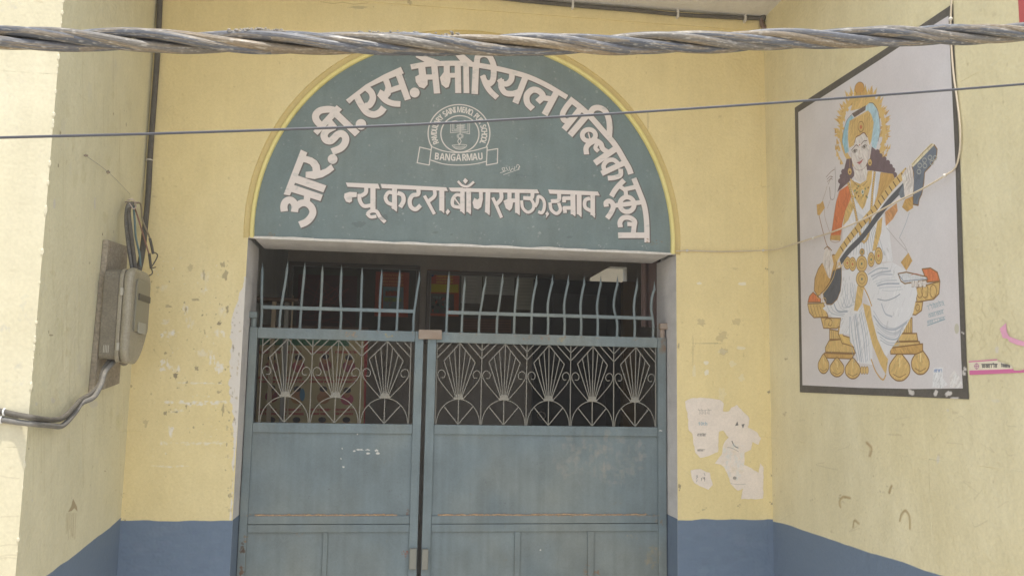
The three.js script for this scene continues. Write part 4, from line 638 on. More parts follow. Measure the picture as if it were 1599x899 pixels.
function gateLeaf(label, X0, X1, IX0, IX1, divs, spikes, barSpan, panels, closing) {
  const g = thing('gate_leaf', label, 'gate', [(X0 + X1) / 2, 0.05, GZ - STEEL / 2], 'leaves of the steel gate');
  const zb = GZ - STEEL, zf = GZ, add = (n, geo, m = gateMat, under) => part(n, geo, m, g, under);
  // frame
  add('stile', rbox(X0, IX0, 0.05, 1.777, zb, zf, 0.003)); add('stile', rbox(IX1, X1, 0.05, 1.777, zb, zf, 0.003));
  add('top_rail', rbox(IX0 + 0.0005, IX1 - 0.0005, 1.724, 1.776, zb, zf - 0.002, 0.003)); add('middle_rail', rbox(IX0 + 0.0005, IX1 - 0.0005, 1.272, 1.319, zb, zf - 0.002, 0.003));
  add('lock_rail', rbox(IX0 + 0.0005, IX1 - 0.0005, 0.842, 0.88, zb, zf - 0.004, 0.003)); add('lock_rail', rbox(IX0 + 0.0005, IX1 - 0.0005, 0.803, 0.84, zb, zf - 0.0025, 0.003)); add('bottom_rail', rbox(IX0 + 0.0005, IX1 - 0.0005, 0.05, 0.1, zb, zf - 0.002, 0.003));
  // sheet panels, a little behind the frame; slightly buckled
  const sheet = (x0, x1, y0, y1) => {
    const s = new THREE.PlaneGeometry(x1 - x0, y1 - y0, 24, 16); s.translate((x0 + x1) / 2, (y0 + y1) / 2, zf - 0.013);
    const q = s.attributes.position; for (let i = 0; i < q.count; i++) { const u = (q.getX(i) - x0) / (x1 - x0), v = (q.getY(i) - y0) / (y1 - y0); q.setZ(i, q.getZ(i) + (fbm(q.getX(i) * 3.4 + 2, q.getY(i) * 3.4, 2) - 0.5) * 0.016 * Math.min(1, 9 * u * (1 - u)) * Math.min(1, 9 * v * (1 - v))); }
    s.computeVertexNormals(); return metreUVxy(s);
  };
  add('sheet_panel', sheet(IX0, IX1, 0.88, 1.272));
  { // lumpy weld bead, rusted, along the foot of the upper sheet
    const a = IX0 + (closing ?? 0.03), b = IX1 - 0.06, q = []; for (let i = 0; i <= 60; i++) q.push(new THREE.Vector3(a + (b - a) * i / 60, 0.8825 + (fbm(i * 0.5 + X0 * 9, 4, 3) - 0.5) * 0.006, zf - 0.011));
    const w = new THREE.TubeGeometry(new THREE.CatmullRomCurve3(q), 160, 0.0052, 6, false), wp = w.attributes.position;
    for (let i = 0; i < wp.count; i++) { const k = 0.35 * (fbm(wp.getX(i) * 90, X0, 2) - 0.5) * 0.012; wp.setY(i, wp.getY(i) + k); }
    add('weld_seam', w, weldMat);
  }
  const cuts = [IX0, ...panels.flat(), IX1];
  for (let i = 0; i < cuts.length; i += 2) add('sheet_panel', sheet(cuts[i], cuts[i + 1], 0.1, 0.803));
  for (const [a, b] of panels) add('mullion', rbox(a, b, 0.1005, 0.8025, zb, zf - 0.003, 0.003));
  // spikes through the flat bar
  add('spike_bar', rbox(barSpan[0], barSpan[1], 1.867, 1.885, zf - 0.02, zf - 0.008, 0.002));
  for (const [bx, tx, ty, kink] of spikes) {
    const zc = zf - 0.014, c = new THREE.CatmullRomCurve3([[bx, 1.776], [bx + 0.001, 1.85], [bx + (tx - bx) * 0.3 + kink, 1.93], [bx + (tx - bx) * 0.7 + kink * 0.6, 2.0], [tx, ty - 0.012]].map(([x, y]) => new THREE.Vector3(x, y, zc)));
    const sp = new THREE.TubeGeometry(c, 12, 0.0072, 6, false), q = sp.attributes.position, ps = [];
    const tip = new THREE.ConeGeometry(0.0074, 0.05, 6); tip.translate(0, 0.025, 0); tip.rotateZ(-Math.atan2(tx - bx, 0.27) * 0.5); tip.translate(tx, ty - 0.014, zc);
    sp.clearGroups(); tip.clearGroups();
    add('spike', metreUVxy(mergeGeometries([sp.toNonIndexed(), tip.toNonIndexed()])));
    const weld = new THREE.SphereGeometry(0.011, 6, 4); weld.scale(1, 0.5, 0.8); weld.translate(bx, 1.777, zc); add('weld_bead', metreUVxy(weld));
  }
  // grille: one fan motif between each pair of uprights
  const Y1 = 1.724, Y0 = 1.319, zc = zf - 0.016, W = 0.0038, D = 0.006;
  for (const x of divs) add('upright', bar([x, Y0], [x, Y1], W, D, zc - 0.004), grilleMat);
  for (let c = 0; c + 1 < divs.length; c++) {
    const hx = (divs[c + 1] - divs[c]) / 2, cx = (divs[c] + divs[c + 1]) / 2, jit = rr(-0.03, 0.03);
    const P = (u, v) => [cx + u * hx * 0.985, Y1 - v * (Y1 - Y0)], P3 = (u, v, dz = 0) => { const q = P(u, v); return new THREE.Vector3(q[0], q[1], zc + dz); };
    const half = []; for (let i = 0; i <= 20; i++) { const a = Math.PI * i / 20; half.push(P3(-0.97 * Math.cos(a), 1 - 0.31 * Math.sin(a))); }
    const motif = add('grille_motif', metreUVxy(tube(half, 0.0023, 30, 5)), grilleMat);
    const sub = (n, geo) => add(n, geo, grilleMat, motif);
    for (const u of [0, -0.66, 0.66]) sub('spoke', bar(P(0, 0.995), P(u, u ? 0.775 : 0.69), W, D, zc + 0.001));
    const tops = [[-0.7, 0.225], [-0.48, 0.15], [-0.24, 0.075], [0.02 + jit, 0.005], [0.26, 0.08], [0.5, 0.16], [0.71, 0.235]];
    tops.forEach(([u, v], i) => sub('ray', bar(P((i - 3) * 0.045, 0.668), P(u, v), i === 0 || i === 6 ? W : W * 0.85, D, zc + 0.0012 * (i % 2))));
    sub('kite_bar', bar(P(-0.7, 0.225), P(0.02 + jit, 0.0), W, D, zc + 0.0025)); sub('kite_bar', bar(P(0.71, 0.235), P(0.02 + jit, 0.0), W, D, zc + 0.0027));
    const hub = new THREE.Shape([V2(...P(-0.24, 0.69)), V2(...P(0.24, 0.69)), V2(...P(0.13, 0.63)), V2(...P(-0.13, 0.63))]), hg = new THREE.ExtrudeGeometry(hub, { depth: 0.007, bevelEnabled: false }); hg.translate(0, 0, zc - 0.004); hg.clearGroups(); sub('hub_plate', metreUV(hg));
    for (const s of [-1, 1]) {
      // arm that rises from the hub and curls into a scroll beside the upright
      const k = [[0.2, 0.685], [0.55, 0.575], [0.88, 0.46], [0.965, 0.4], [0.92, 0.355], [0.8, 0.335], [0.66, 0.36], [0.63, 0.4], [0.7, 0.43], [0.82, 0.425]].map(([u, v]) => P3(s * u, v, 0.0015));
      sub('scroll', metreUVxy(tube(k, 0.0023, 44, 5)));
      for (const [v, du] of [[0.085, 0.3], [0.185, 0.63]]) sub('chevron', bar(P(s, v), P(s * (1 - du), 0.0), W, D, zc + 0.001));
    }
  }
  return { g, add };
}
function metreUVxy(geo) {
  const p = geo.attributes.position, uv = new Float32Array(p.count * 2);
  for (let i = 0; i < p.count; i++) { uv[i * 2] = p.getX(i); uv[i * 2 + 1] = p.getY(i); }
  geo.setAttribute('uv', new THREE.BufferAttribute(uv, 2));
  return geo;
}
{
  const L = gateLeaf('narrower blue-grey steel gate leaf with three fan grilles and scraps of white paper', 0.004, 0.846, 0.042, 0.804, [0.067, 0.306, 0.545, 0.785],
    [[0.055, 0.048, 2.061, -0.002], [0.143, 0.166, 2.075, 0.002], [0.241, 0.25, 2.072, 0], [0.334, 0.337, 2.065, 0.002], [0.436, 0.43, 2.065, -0.004], [0.532, 0.531, 2.059, 0], [0.623, 0.628, 2.053, 0], [0.711, 0.717, 2.056, 0], [0.793, 0.815, 2.047, 0.002]], [0.052, 0.797], [[0.395, 0.419]]);
  const R = gateLeaf('wider blue-grey steel gate leaf with five fan grilles and rubbed dusty panel', 0.866, 2.094, 0.91, 2.05, [0.916, 1.141, 1.37, 1.596, 1.821, 2.043],
    [[0.958, 0.964, 2.052, 0], [1.035, 1.045, 2.028, 0.002], [1.122, 1.15, 2.035, 0.004], [1.213, 1.237, 2.055, 0.003], [1.301, 1.316, 2.047, 0], [1.389, 1.412, 2.051, -0.003], [1.475, 1.495, 2.054, -0.008], [1.561, 1.578, 2.056, -0.008], [1.647, 1.662, 2.053, -0.008], [1.734, 1.749, 2.056, -0.008], [1.836, 1.838, 2.059, -0.018], [1.93, 1.943, 2.052, -0.008], [2.028, 2.036, 2.038, -0.012]], [0.96, 2.03], [[1.321, 1.35], [1.688, 1.72]]);
  // rusted catch on top of the meeting stiles, locking lugs
  R.add('top_catch', rbox(0.82, 0.936, 1.738, 1.785, GZ + 0.0005, GZ + 0.016, 0.004), rustyMat);
  const lugMat = mat({ color: lin(0.24, 0.235, 0.2), roughness: 0.7, bumpMap: steelBump, bumpScale: 0.002 });
  L.add('locking_lug', rbox(0.808, 0.843, 0.632, 0.73, GZ + 0.0005, GZ + 0.022, 0.005), lugMat); R.add('locking_lug', rbox(0.868, 0.899, 0.63, 0.727, GZ + 0.0005, GZ + 0.022, 0.005), lugMat);
  // pivots: a pin in an eye let into each jamb
  for (const [leaf, x, y, s] of [[L, 0.02, 1.8, -1], [R, 2.078, 1.8, 1]]) {
    const pin = new THREE.CylinderGeometry(0.013, 0.014, 0.075, 10); pin.translate(x, y + 0.008, GZ - 0.016); leaf.add('pivot_pin', metreUVxy(pin), s > 0 ? rustyMat : gateMat);
    const eye = rbox(Math.min(x - 0.016, s < 0 ? -0.02 : x - 0.016), Math.max(x + 0.016, s > 0 ? 2.12 : x + 0.016), y + 0.02, y + 0.052, GZ - 0.034, GZ + 0.006, 0.006); leaf.add('pivot_eye', eye, s > 0 ? rustyMat : gateMat);
  }
}

// ------------------------------------------------------------------ electric meter and its wiring, on the left wall
const X = (d) => XL + d;
{
  const bs = surface(0.1, 0.7, 1.4, 2.2, 500, (u, v) => { const n = fbm(u * 9, v * 22, 4), f = vnoise(u * 150, v * 150); return mix([136, 124, 106], [160, 150, 134], n).map((c) => c * (0.9 + 0.2 * f)); });
  const bp = painter(bs, (px, py) => { const q = onLeft(px, py, 0.02); return bs.at(q.z, q.y); }, 500 / 330);
  for (let i = 0; i < 14; i++) bp.blotch(`rgba(198,192,180,${rr(.2, .6)})`, rr(150, 162), rr(380, 610), rr(0.6, 2), rr(2, 9), 9, 0.5);
  const g = thing('meter_board', 'weathered grey-brown board fixed to the wall behind the electric meter', 'board', [X(0.012), 1.47, 0.37]);
  const q = [[2.072, 0.492], [2.086, 0.245], [1.495, 0.228], [1.456, 0.53]].map(([y, z]) => V2(-z, y)), e = new THREE.ExtrudeGeometry(new THREE.Shape(q), { depth: 0.018, bevelEnabled: true, bevelThickness: 0.002, bevelSize: 0.002, bevelSegments: 1 });
  e.rotateY(Math.PI / 2); e.translate(X(0.003), 0, 0);
  e.computeVertexNormals(); const eu = metreUV(e); eu.clearGroups();
  part('plank', eu, mat({ map: bs.texture(), roughness: 0.9, bumpMap: steelBump, bumpScale: 0.003 }), g);
  for (const [y, z] of [[2.04, 0.46], [2.05, 0.28], [1.52, 0.27]]) { const n = new THREE.SphereGeometry(0.006, 8, 6); n.scale(0.5, 1, 1); n.translate(X(0.024), y, z); part('nail_head', n, rustyMat, g); }
}
{
  const g = thing('electric_meter', 'grey plastic electric meter with a dusty clear cover on the side wall', 'electric meter', [X(0.026), 1.575, 0.405]);
  const Y0 = 1.578, Y1 = 1.955, Z0 = 0.285, Z1 = 0.53;
  const profile = (z0, z1, y0, y1, r, cut, far = 0) => { const s = new THREE.Shape(); s.moveTo(-z1 + cut, y0); s.lineTo(-z0 - cut - far, y0); s.quadraticCurveTo(-z0 - cut * 0.4 - far * 0.5, y0 + far * 0.25, -z0, y0 + cut * 1.3 + far); s.lineTo(-z0, y1 - r); s.quadraticCurveTo(-z0, y1, -z0 - r, y1); s.lineTo(-z1 + r, y1); s.quadraticCurveTo(-z1, y1, -z1, y1 - r); s.lineTo(-z1, y0 + cut * 1.3); s.quadraticCurveTo(-z1 + cut * 0.4, y0, -z1 + cut, y0); return s; };
  const slab = (z0, z1, y0, y1, r, cut, d0, d1, bev, far = 0) => { const e = new THREE.ExtrudeGeometry(profile(z0, z1, y0, y1, r, cut, far), { depth: d1 - d0 - 2 * bev, bevelEnabled: true, bevelThickness: bev, bevelSize: bev, bevelSegments: 3, curveSegments: 8 }); e.rotateY(Math.PI / 2); e.translate(X(d0 + bev), 0, 0); const o = metreUV(e); o.clearGroups(); return o; };
  const dustTex = dataTex(256, (u, v) => mix([108, 100, 86], [132, 124, 108], fbm(u * 6, v * 6, 4)).map((c) => c * (0.92 + 0.16 * vnoise(u * 90, v * 90))), true); dustTex.repeat.set(3, 3);
  const lightDust = dataTex(256, (u, v) => mix([138, 130, 112], [160, 152, 134], fbm(u * 7, v * 5, 4)).map((c) => c * (0.94 + 0.12 * vnoise(u * 80, v * 80))), true); lightDust.repeat.set(3, 3);
  part('base', slab(Z0 + 0.012, Z1 - 0.006, Y0 + 0.015, Y1 - 0.004, 0.05, 0.012, 0.026, 0.088, 0.005), mat({ map: dustTex, roughness: 0.7 }), g);
  part('rim', slab(Z0, Z1, Y0 + 0.004, Y1, 0.055, 0.02, 0.088, 0.104, 0.004, 0.06), mat({ map: lightDust, roughness: 0.6 }), g);
  const cover = part('cover', slab(Z0 + 0.006, Z1 - 0.006, Y0 + 0.012, Y1 - 0.006, 0.055, 0.03, 0.104, 0.142, 0.016, 0.1), mat({ map: lightDust, roughness: 0.38 }), g);
  part('window', slab(Z0 + 0.03, Z1 - 0.035, Y0 + 0.13, Y1 - 0.035, 0.03, 0.008, 0.142, 0.148, 0.0025), mat({ color: lin(0.2, 0.185, 0.14), roughness: 0.3 }), g, cover);
  const disp = part('display', rbox(X(0.148), X(0.151), 1.835, 1.862, 0.31, 0.47, 0.001), mat({ color: lin(0.06, 0.055, 0.05), roughness: 0.4 }), g, cover);
  part('name_plate', rbox(X(0.148), X(0.1505), 1.70, 1.745, 0.35, 0.45, 0.001), mat({ color: lin(0.4, 0.38, 0.31), roughness: 0.6 }), g, cover);
  for (const y of [1.86, 1.64]) { const s = new THREE.CylinderGeometry(0.008, 0.008, 0.03, 8); s.translate(X(0.1), y, Z1 + 0.004); part('seal_screw', s, mat({ color: lin(0.4, 0.37, 0.3), roughness: 0.5 }), g); }
  const foot = new THREE.SphereGeometry(0.018, 10, 8); foot.scale(1, 0.8, 1); foot.translate(X(0.1), Y0 + 0.002, 0.44); part('bottom_screw', foot, mat({ map: dustTex, roughness: 0.6 }), g);
  for (let i = 0; i < 4; i++) part('vent_slot', rbox(X(0.045) + i * 0.006, X(0.0475) + i * 0.006, 1.615, 1.645, Z1 - 0.005, Z1 + 0.0005, 0.0005), mat({ color: lin(0.45, 0.42, 0.35) }), g);
}
const pvcTex = (a, b) => { const t = dataTex(128, (u, v) => mix(a, b, fbm(u * 10, v * 6, 4)).map((c) => c * (0.9 + 0.2 * vnoise(u * 60, v * 60))), true); t.repeat.set(6, 1); return t; };
const blackPvc = mat({ map: pvcTex([80, 76, 70], [104, 98, 88]), roughness: 0.8 }), greyPvc = mat({ map: pvcTex([100, 99, 98], [136, 130, 120]), roughness: 0.8 }), tanPvc = mat({ map: pvcTex([130, 118, 96], [150, 138, 116]), roughness: 0.7 }), redPvc = mat({ map: pvcTex([136, 98, 82], [150, 118, 100]), roughness: 0.6 }), bluePvc = mat({ map: pvcTex([92, 116, 120], [112, 132, 132]), roughness: 0.6 }), whitePvc = mat({ map: pvcTex([196, 180, 156], [206, 194, 174]), roughness: 0.6 });
const clipMat = mat({ color: lin(0.6, 0.56, 0.5), roughness: 0.6 });
{ // conduit down the corner into the meter
  const pts = [[252, -30, .016], [250, 0, .016], [246.5, 75, .016], [240.5, 160, .016], [235, 235, .016], [231.5, 300, .02]].map(([x, y, z]) => onBack(x, y, z));
  pts.push(onBack(227, 350, 0.06), onBack(222, 395, 0.2), new THREE.Vector3(X(0.1), 1.952, 0.34));
  const g = thing('conduit', 'black conduit pipe running down the wall corner to the electric meter', 'conduit', [pts[0].x, 1.95, 0.02]);
  part('pipe', tube(pts, 0.0125, 60, 10), blackPvc, g);
  const c = onBack(233.2, 250, 0.016), r = new THREE.TorusGeometry(0.0145, 0.003, 6, 14); r.rotateX(Math.PI / 2); r.translate(c.x, c.y, c.z); part('clip', r, clipMat, g);
}
{ // loop of tails tied on a nail above the meter
  const knot = onLeft(206, 318, 0.03), top = new THREE.Vector3(X(0.09), 1.95, 0.36);
  const g = thing('meter_tails', 'looped wires tied to a nail above the electric meter', 'wires', [knot.x, 1.95, knot.z]);
  const path = (list) => list.map(([x, y, o]) => onLeft(x, y, o));
  part('cable', tube([...path([[206, 318, .03], [200, 322, .035], [198, 345, .045], [202, 385, .06]]), top], 0.0105, 40, 8), greyPvc, g);
  part('cable', tube([...path([[204, 319, .03], [201, 332, .05], [204, 360, .07], [208, 392, .08]]), top.clone().add(new THREE.Vector3(0.012, 0, 0.01))], 0.0085, 40, 8), blackPvc, g);
  part('cable', tube([...path([[208, 319, .03], [210, 340, .05], [212, 370, .06], [218, 398, .08]]), top.clone().add(new THREE.Vector3(0.02, 0, -0.03))], 0.0045, 40, 6), bluePvc, g);
  part('wire', tube(path([[209, 320, .03], [217, 345, .06], [226, 375, .08], [234, 402, .1], [236, 415, .1]]), 0.0035, 40, 6), redPvc, g);
  part('wire', tube(path([[212, 317, .03], [219, 318, .04], [223, 345, .07], [234, 372, .09], [238, 392, .1]]), 0.004, 40, 6), tanPvc, g);
  part('taped_joint', tube(path([[234, 372, .092], [237, 385, .1], [239, 396, .103]]), 0.006, 12, 7), blackPvc, g);
  part('taped_joint', tube(path([[233, 396, .1], [234.5, 408, .1], [236, 419, .1]]), 0.006, 12, 7), blackPvc, g);
  part('loose_end', tube(path([[238, 393, .1], [246, 398, .105], [241, 410, .105], [236, 418, .1], [243, 417, .105]]), 0.0028, 24, 5), blackPvc, g);
  part('loose_end', tube(path([[236, 418, .1], [238, 425, .105], [233, 430, .11], [229, 431, .11]]), 0.0028, 24, 5), blackPvc, g);
  part('tie', tube(path([[199, 313, .02], [206, 311, .04], [212, 320, .04], [208, 326, .05], [202, 318, .04]]), 0.003, 24, 5), mat({ color: lin(0.6, 0.5, 0.46) }), g);
  const n = new THREE.CylinderGeometry(0.003, 0.003, 0.06, 6); n.rotateZ(Math.PI / 2); n.translate(X(0.028), knot.y + 0.006, knot.z); part('nail', n, rustyMat, g);
}
{ // supply cables from the meter round the pier
  const mk = (list, r, m, label) => tag(mesh('supply_cable', tube(list, r, 90, 8), m), label, 'cable', 'supply cables under the meter');
  const z3 = ([x, y, o]) => { const px = x / 6.15, py = 560 + y / 6.15; return px < 44 ? onBack(px, py, 1.06 + o) : onLeft(px, py, o); };
  const pier = (z, y, o) => new THREE.Vector3(X(o), y, z);
  const upper = [[-300, 455, .011], [0, 502, .011], [150, 535, .012]].map(z3), lower = [[-300, 570, .011], [0, 583, .011], [150, 605, .012]].map(z3);
  mk([...upper, ...[[300, 562, .03], [480, 585, .025], [600, 568, .025], [700, 478, .03], [770, 400, .03], [890, 325, .045], [960, 230, .055], [985, 120, .055]].map(z3), new THREE.Vector3(X(0.06), 1.60, 0.46)], 0.0095, blackPvc, 'black supply cable, upper of the pair leading from meter round the pier');
  mk([...lower, ...[[300, 622, .03], [500, 642, .028], [590, 645, .028], [655, 592, .03], [735, 495, .032], [785, 425, .035], [900, 368, .06], [975, 240, .07], [1005, 140, .07]].map(z3), new THREE.Vector3(X(0.075), 1.60, 0.44)], 0.0095, greyPvc, 'grey supply cable, lower of the pair leading from meter round the pier');
  for (const [x, y, o, lab] of [[42, 510, .011, 'upper'], [12, 585, .011, 'lower']]) { const c = z3([x, y, o]), t = new THREE.TorusGeometry(0.0105, 0.003, 6, 14); t.rotateY(Math.PI / 2); t.translate(c.x, c.y, c.z); tag(mesh('cable_tie', t, mat({ color: lin(0.75, 0.74, 0.72) })), 'white tie round the ' + lab + ' supply cable on the sunlit pier', 'cable tie', 'white cable ties'); }
}
{ // string left between two nails on the left wall
  const a = onLeft(134, 243, 0.012), b = onLeft(169, 269, 0.012), c = onLeft(203, 303, 0.02);
  const g = thing('string', 'thin grey string stretched over nails above the electric meter', 'string', [a.x, a.y, a.z]);
  part('strand', tube([a, b, c], 0.0011, 20, 4), mat({ color: lin(0.3, 0.28, 0.24) }), g);
  for (const p of [a, b]) { const n = new THREE.CylinderGeometry(0.0035, 0.0035, 0.014, 6); n.rotateZ(Math.PI / 2); n.translate(p.x, p.y, p.z); part('nail', n, rustyMat, g); }
}
{ // conduit under the ceiling on the back wall
  const pts = [[700, -16], [790, -2], [900, 9], [985, 16], [1060, 23], [1110, 26], [1163, 28.5], [1205, 29]].map(([x, y]) => onBack(x, y, 0.02));
  const g = thing('conduit', 'black conduit clipped along the top of the back wall under the ceiling', 'conduit', [1.8, pts[4].y, 0.02]);
  const end = pts[pts.length - 1]; pts.push(new THREE.Vector3(XR - 0.022, end.y - 0.006, 0.022));
  part('pipe', tube(pts, 0.0105, 60, 9), blackPvc, g);
  part('drop_pipe', tube([pts[pts.length - 1], new THREE.Vector3(XR - 0.016, end.y - 0.05, 0.024), onBack(1205, 48, 0.024), onBack(1203, 70, 0.02)], 0.011, 20, 8), mat({ map: pvcTex([112, 84, 74], [124, 110, 100]), roughness: 0.8 }), g);
  const jb = new THREE.SphereGeometry(0.022, 10, 8); jb.scale(0.7, 1.2, 0.8); jb.translate(XR - 0.014, end.y + 0.004, 0.022); part('elbow', jb, blackPvc, g);
  for (const [x, y] of [[894, 7], [1058, 21], [1163, 28]]) { const c = onBack(x, y, 0.02), b = rbox(c.x - 0.006, c.x + 0.006, c.y - 0.026, c.y + 0.02, 0.004, 0.034, 0.003); part('clip', b, clipMat, g); }
}
{ // thin pale wire along the wall and over the mural
  const b = [[1056, 392], [1073, 391.3], [1124, 392.8], [1165, 392], [1192, 391]].map(([x, y]) => onBack(x, y, 0.006));
  const r = [[1214, 389], [1240, 381], [1270, 371.5], [1300, 362], [1345, 344], [1400, 315], [1440, 295], [1475, 274.5], [1491, 263], [1498, 240], [1499.5, 205], [1495, 160], [1489, 115], [1485, 60], [1484.5, 30], [1486, 0]].map(([x, y], i) => onRight(x, y, i < 8 ? 0.02 : 0.008));
  const g = thing('wall_wire', 'thin pale wire tacked along the wall and across the mural', 'wire', [XR, b[0].y, 0.01]);
  part('wire', tube([...b, ...r], 0.0034, 160, 6), whitePvc, g);
  for (const p of [b[1], b[4], r[2], r[7], r[14]]) { const k = new THREE.SphereGeometry(0.0075, 8, 6); k.translate(p.x, p.y, p.z); part('tack', k, clipMat, g); }
}

// ------------------------------------------------------------------ paper left on the walls
function paperTex(u0, u1, v0, v1, ppm, pix, scale, col, draw) {
  const s = surface(u0, u1, v0, v1, ppm, (u, v) => { const n = fbm(u * 14, v * 14, 4), f = vnoise(u * 160, v * 160); return col.map((c) => c * (0.95 + 0.07 * n + 0.04 * f)); });
  draw(painter(s, (px, py) => { const q = pix(px, py); return s.at(...q); }, scale)); return s.texture();
}
const rag = (pts, k = 1.6) => { const o = []; pts.forEach((a, i) => { const b = pts[(i + 1) % pts.length], n = Math.max(2, Math.round(Math.hypot(b[0] - a[0], b[1] - a[1]) / 5)); for (let j = 0; j < n; j++) o.push([a[0] + (b[0] - a[0]) * j / n + rr(-k, k), a[1] + (b[1] - a[1]) * j / n + rr(-k, k)]); }); return o; };
{
  const zz = zoomed(1040, 600, 4.494), xy = (px, py) => { const q = onBack(px, py, 0.0015); return [q.x, q.y]; };
  const D = 'rgba(96,94,92,', Bl = 'rgba(150,168,178,';
  const tex = paperTex(2.05, 2.65, 0.95, 1.6, 1000, xy, 1000 / 323, [224, 212, 200], (p) => {
    p.text('10th', ...zz([[258, 272]])[0], 7, 0, Bl + '.9)'); p.script(D + '.75)', ...zz([[222, 345]])[0], ...zz([[282, 345]])[0], 4, 0.7); p.script(D + '.6)', ...zz([[222, 455]])[0], ...zz([[275, 455]])[0], 3, 0.6); p.script(D + '.35)', ...zz([[225, 180]])[0], ...zz([[320, 180]])[0], 7, 0.7);
    p.poly(D + '.85)', zz([[485, 290], [500, 258], [508, 285]])); p.poly(D + '.8)', zz([[530, 280], [552, 275], [540, 308]])); p.line(D + '.8)', 1.6, zz([[462, 395], [480, 430], [508, 445]])); p.line(D + '.4)', 0.9, zz([[430, 440], [460, 445], [510, 470]]));
    for (let i = 0; i < 70; i++) p.blotch((rnd() < 0.6 ? 'rgba(196,206,208,' : 'rgba(212,196,172,') + rr(.1, .35) + ')', ...zz([[rr(400, 540), rr(420, 660)]])[0], rr(1, 5), rr(1, 8), 9, 0.6); p.oval(D + '.5)', ...zz([[482, 655]])[0], 3, 2.5);
    for (let i = 0; i < 12; i++) { const a = zz([[rr(215, 290), rr(615, 665)]])[0]; p.line(D + '.6)', 0.8, [a, [a[0] + rr(-2, 3), a[1] + rr(2, 5)]]); } p.line(D + '.35)', 0.7, zz([[440, 690], [500, 700], [560, 698]]));
  });
  const m = mat({ map: (() => tex)(), roughness: 0.9 });
  const pieces = [[[130, 118], [170, 98], [260, 92], [375, 105], [402, 130], [400, 190], [440, 190], [460, 160], [500, 145], [540, 190], [590, 240], [575, 300], [630, 330], [668, 375], [650, 420], [605, 400], [600, 455], [550, 480], [548, 560], [600, 590], [650, 620], [660, 550], [685, 580], [682, 795], [645, 805], [530, 800], [540, 730], [500, 745], [455, 700], [430, 620], [400, 570], [345, 550], [390, 490], [400, 420], [440, 370], [400, 322], [370, 330], [365, 470], [300, 500], [240, 515], [205, 480], [190, 400], [185, 345], [160, 320], [150, 200]], [[175, 600], [240, 590], [305, 620], [315, 660], [325, 700], [300, 740], [260, 720], [200, 690], [180, 650]]];
  const g = thing('torn_poster', 'torn remnants of a pale paper bill on the wall right of the gate', 'poster', [2.3, 1.0, 0.0015]);
  pieces.forEach((q) => part('paper_scrap', sheetXY(rag(zz(q), 0.7).map(([x, y]) => xy(x, y)), 0.0015), m, g));
}
{
  const zz = zoomed(1480, 440, 4.99), zy = (px, py) => { const q = onRight(px, py, 0.002); return [q.z, q.y]; };
  const tex = paperTex(1.4, 1.95, 1.4, 1.95, 900, zy, 900 / 270, [218, 208, 186], (p) => {
    p.poly('rgb(208,112,156)', zz([[150, 690], [400, 682], [620, 672], [620, 706], [300, 720], [150, 728]])); p.poly('rgb(206,126,150)', zz([[150, 618], [385, 600], [385, 611], [150, 628]]));
    p.script('rgba(96,92,90,.9)', ...zz([[262, 642]])[0], ...zz([[388, 640]])[0], 5.5, 0.9); p.script('rgba(96,92,90,.9)', ...zz([[415, 640]])[0], ...zz([[485, 646]])[0], 4.5, 0.9); const c = zz([[225, 656]])[0]; p.oval('rgba(170,110,140,.8)', c[0], c[1], 3, 4, 0, 0.8); p.line('rgba(170,110,140,.8)', 0.8, [[c[0] - 4, c[1]], [c[0] + 4, c[1]]], false); p.line('rgba(170,110,140,.8)', 0.8, [[c[0], c[1] - 5], [c[0], c[1] + 5]], false);
  });
  const q = zz([[163, 612], [385, 598], [390, 616], [440, 632], [500, 655], [515, 690], [560, 690], [620, 676], [620, 704], [170, 724]]).map((p) => zy(...p));
  tag(mesh('torn_bill_strip', sheetZY(q, XR - 0.002), mat({ map: tex, roughness: 0.9 })), 'strip of torn bill with pink bars and small print beside the mural', 'poster');
  const pk = zz([[405, 365], [455, 318], [460, 390], [480, 425], [560, 455], [620, 470], [620, 505], [540, 490], [480, 465], [465, 440], [430, 438]]).map((p) => zy(...p));
  tag(mesh('paper_scrap', sheetZY(pk, XR - 0.0022), mat({ map: paperTex(1.5, 1.95, 1.5, 1.95, 300, zy, 1, [224, 164, 188], () => {}), roughness: 0.9 })), 'curled pink paper scrap stuck on the wall beside the mural', 'paper scrap');
  // edge of a red board fixed further out on the same wall
  const b = onRight(1594, 48, 0);
  tag(mesh('red_board', rbox(XR - 0.004, XR - 0.001, b.y, 3.3, b.z, b.z + 0.15, 0.001), mat({ color: lin(0.5, 0.09, 0.09), roughness: 0.6 })), 'red board at the outer end of the mural wall, above the mural', 'board');
}

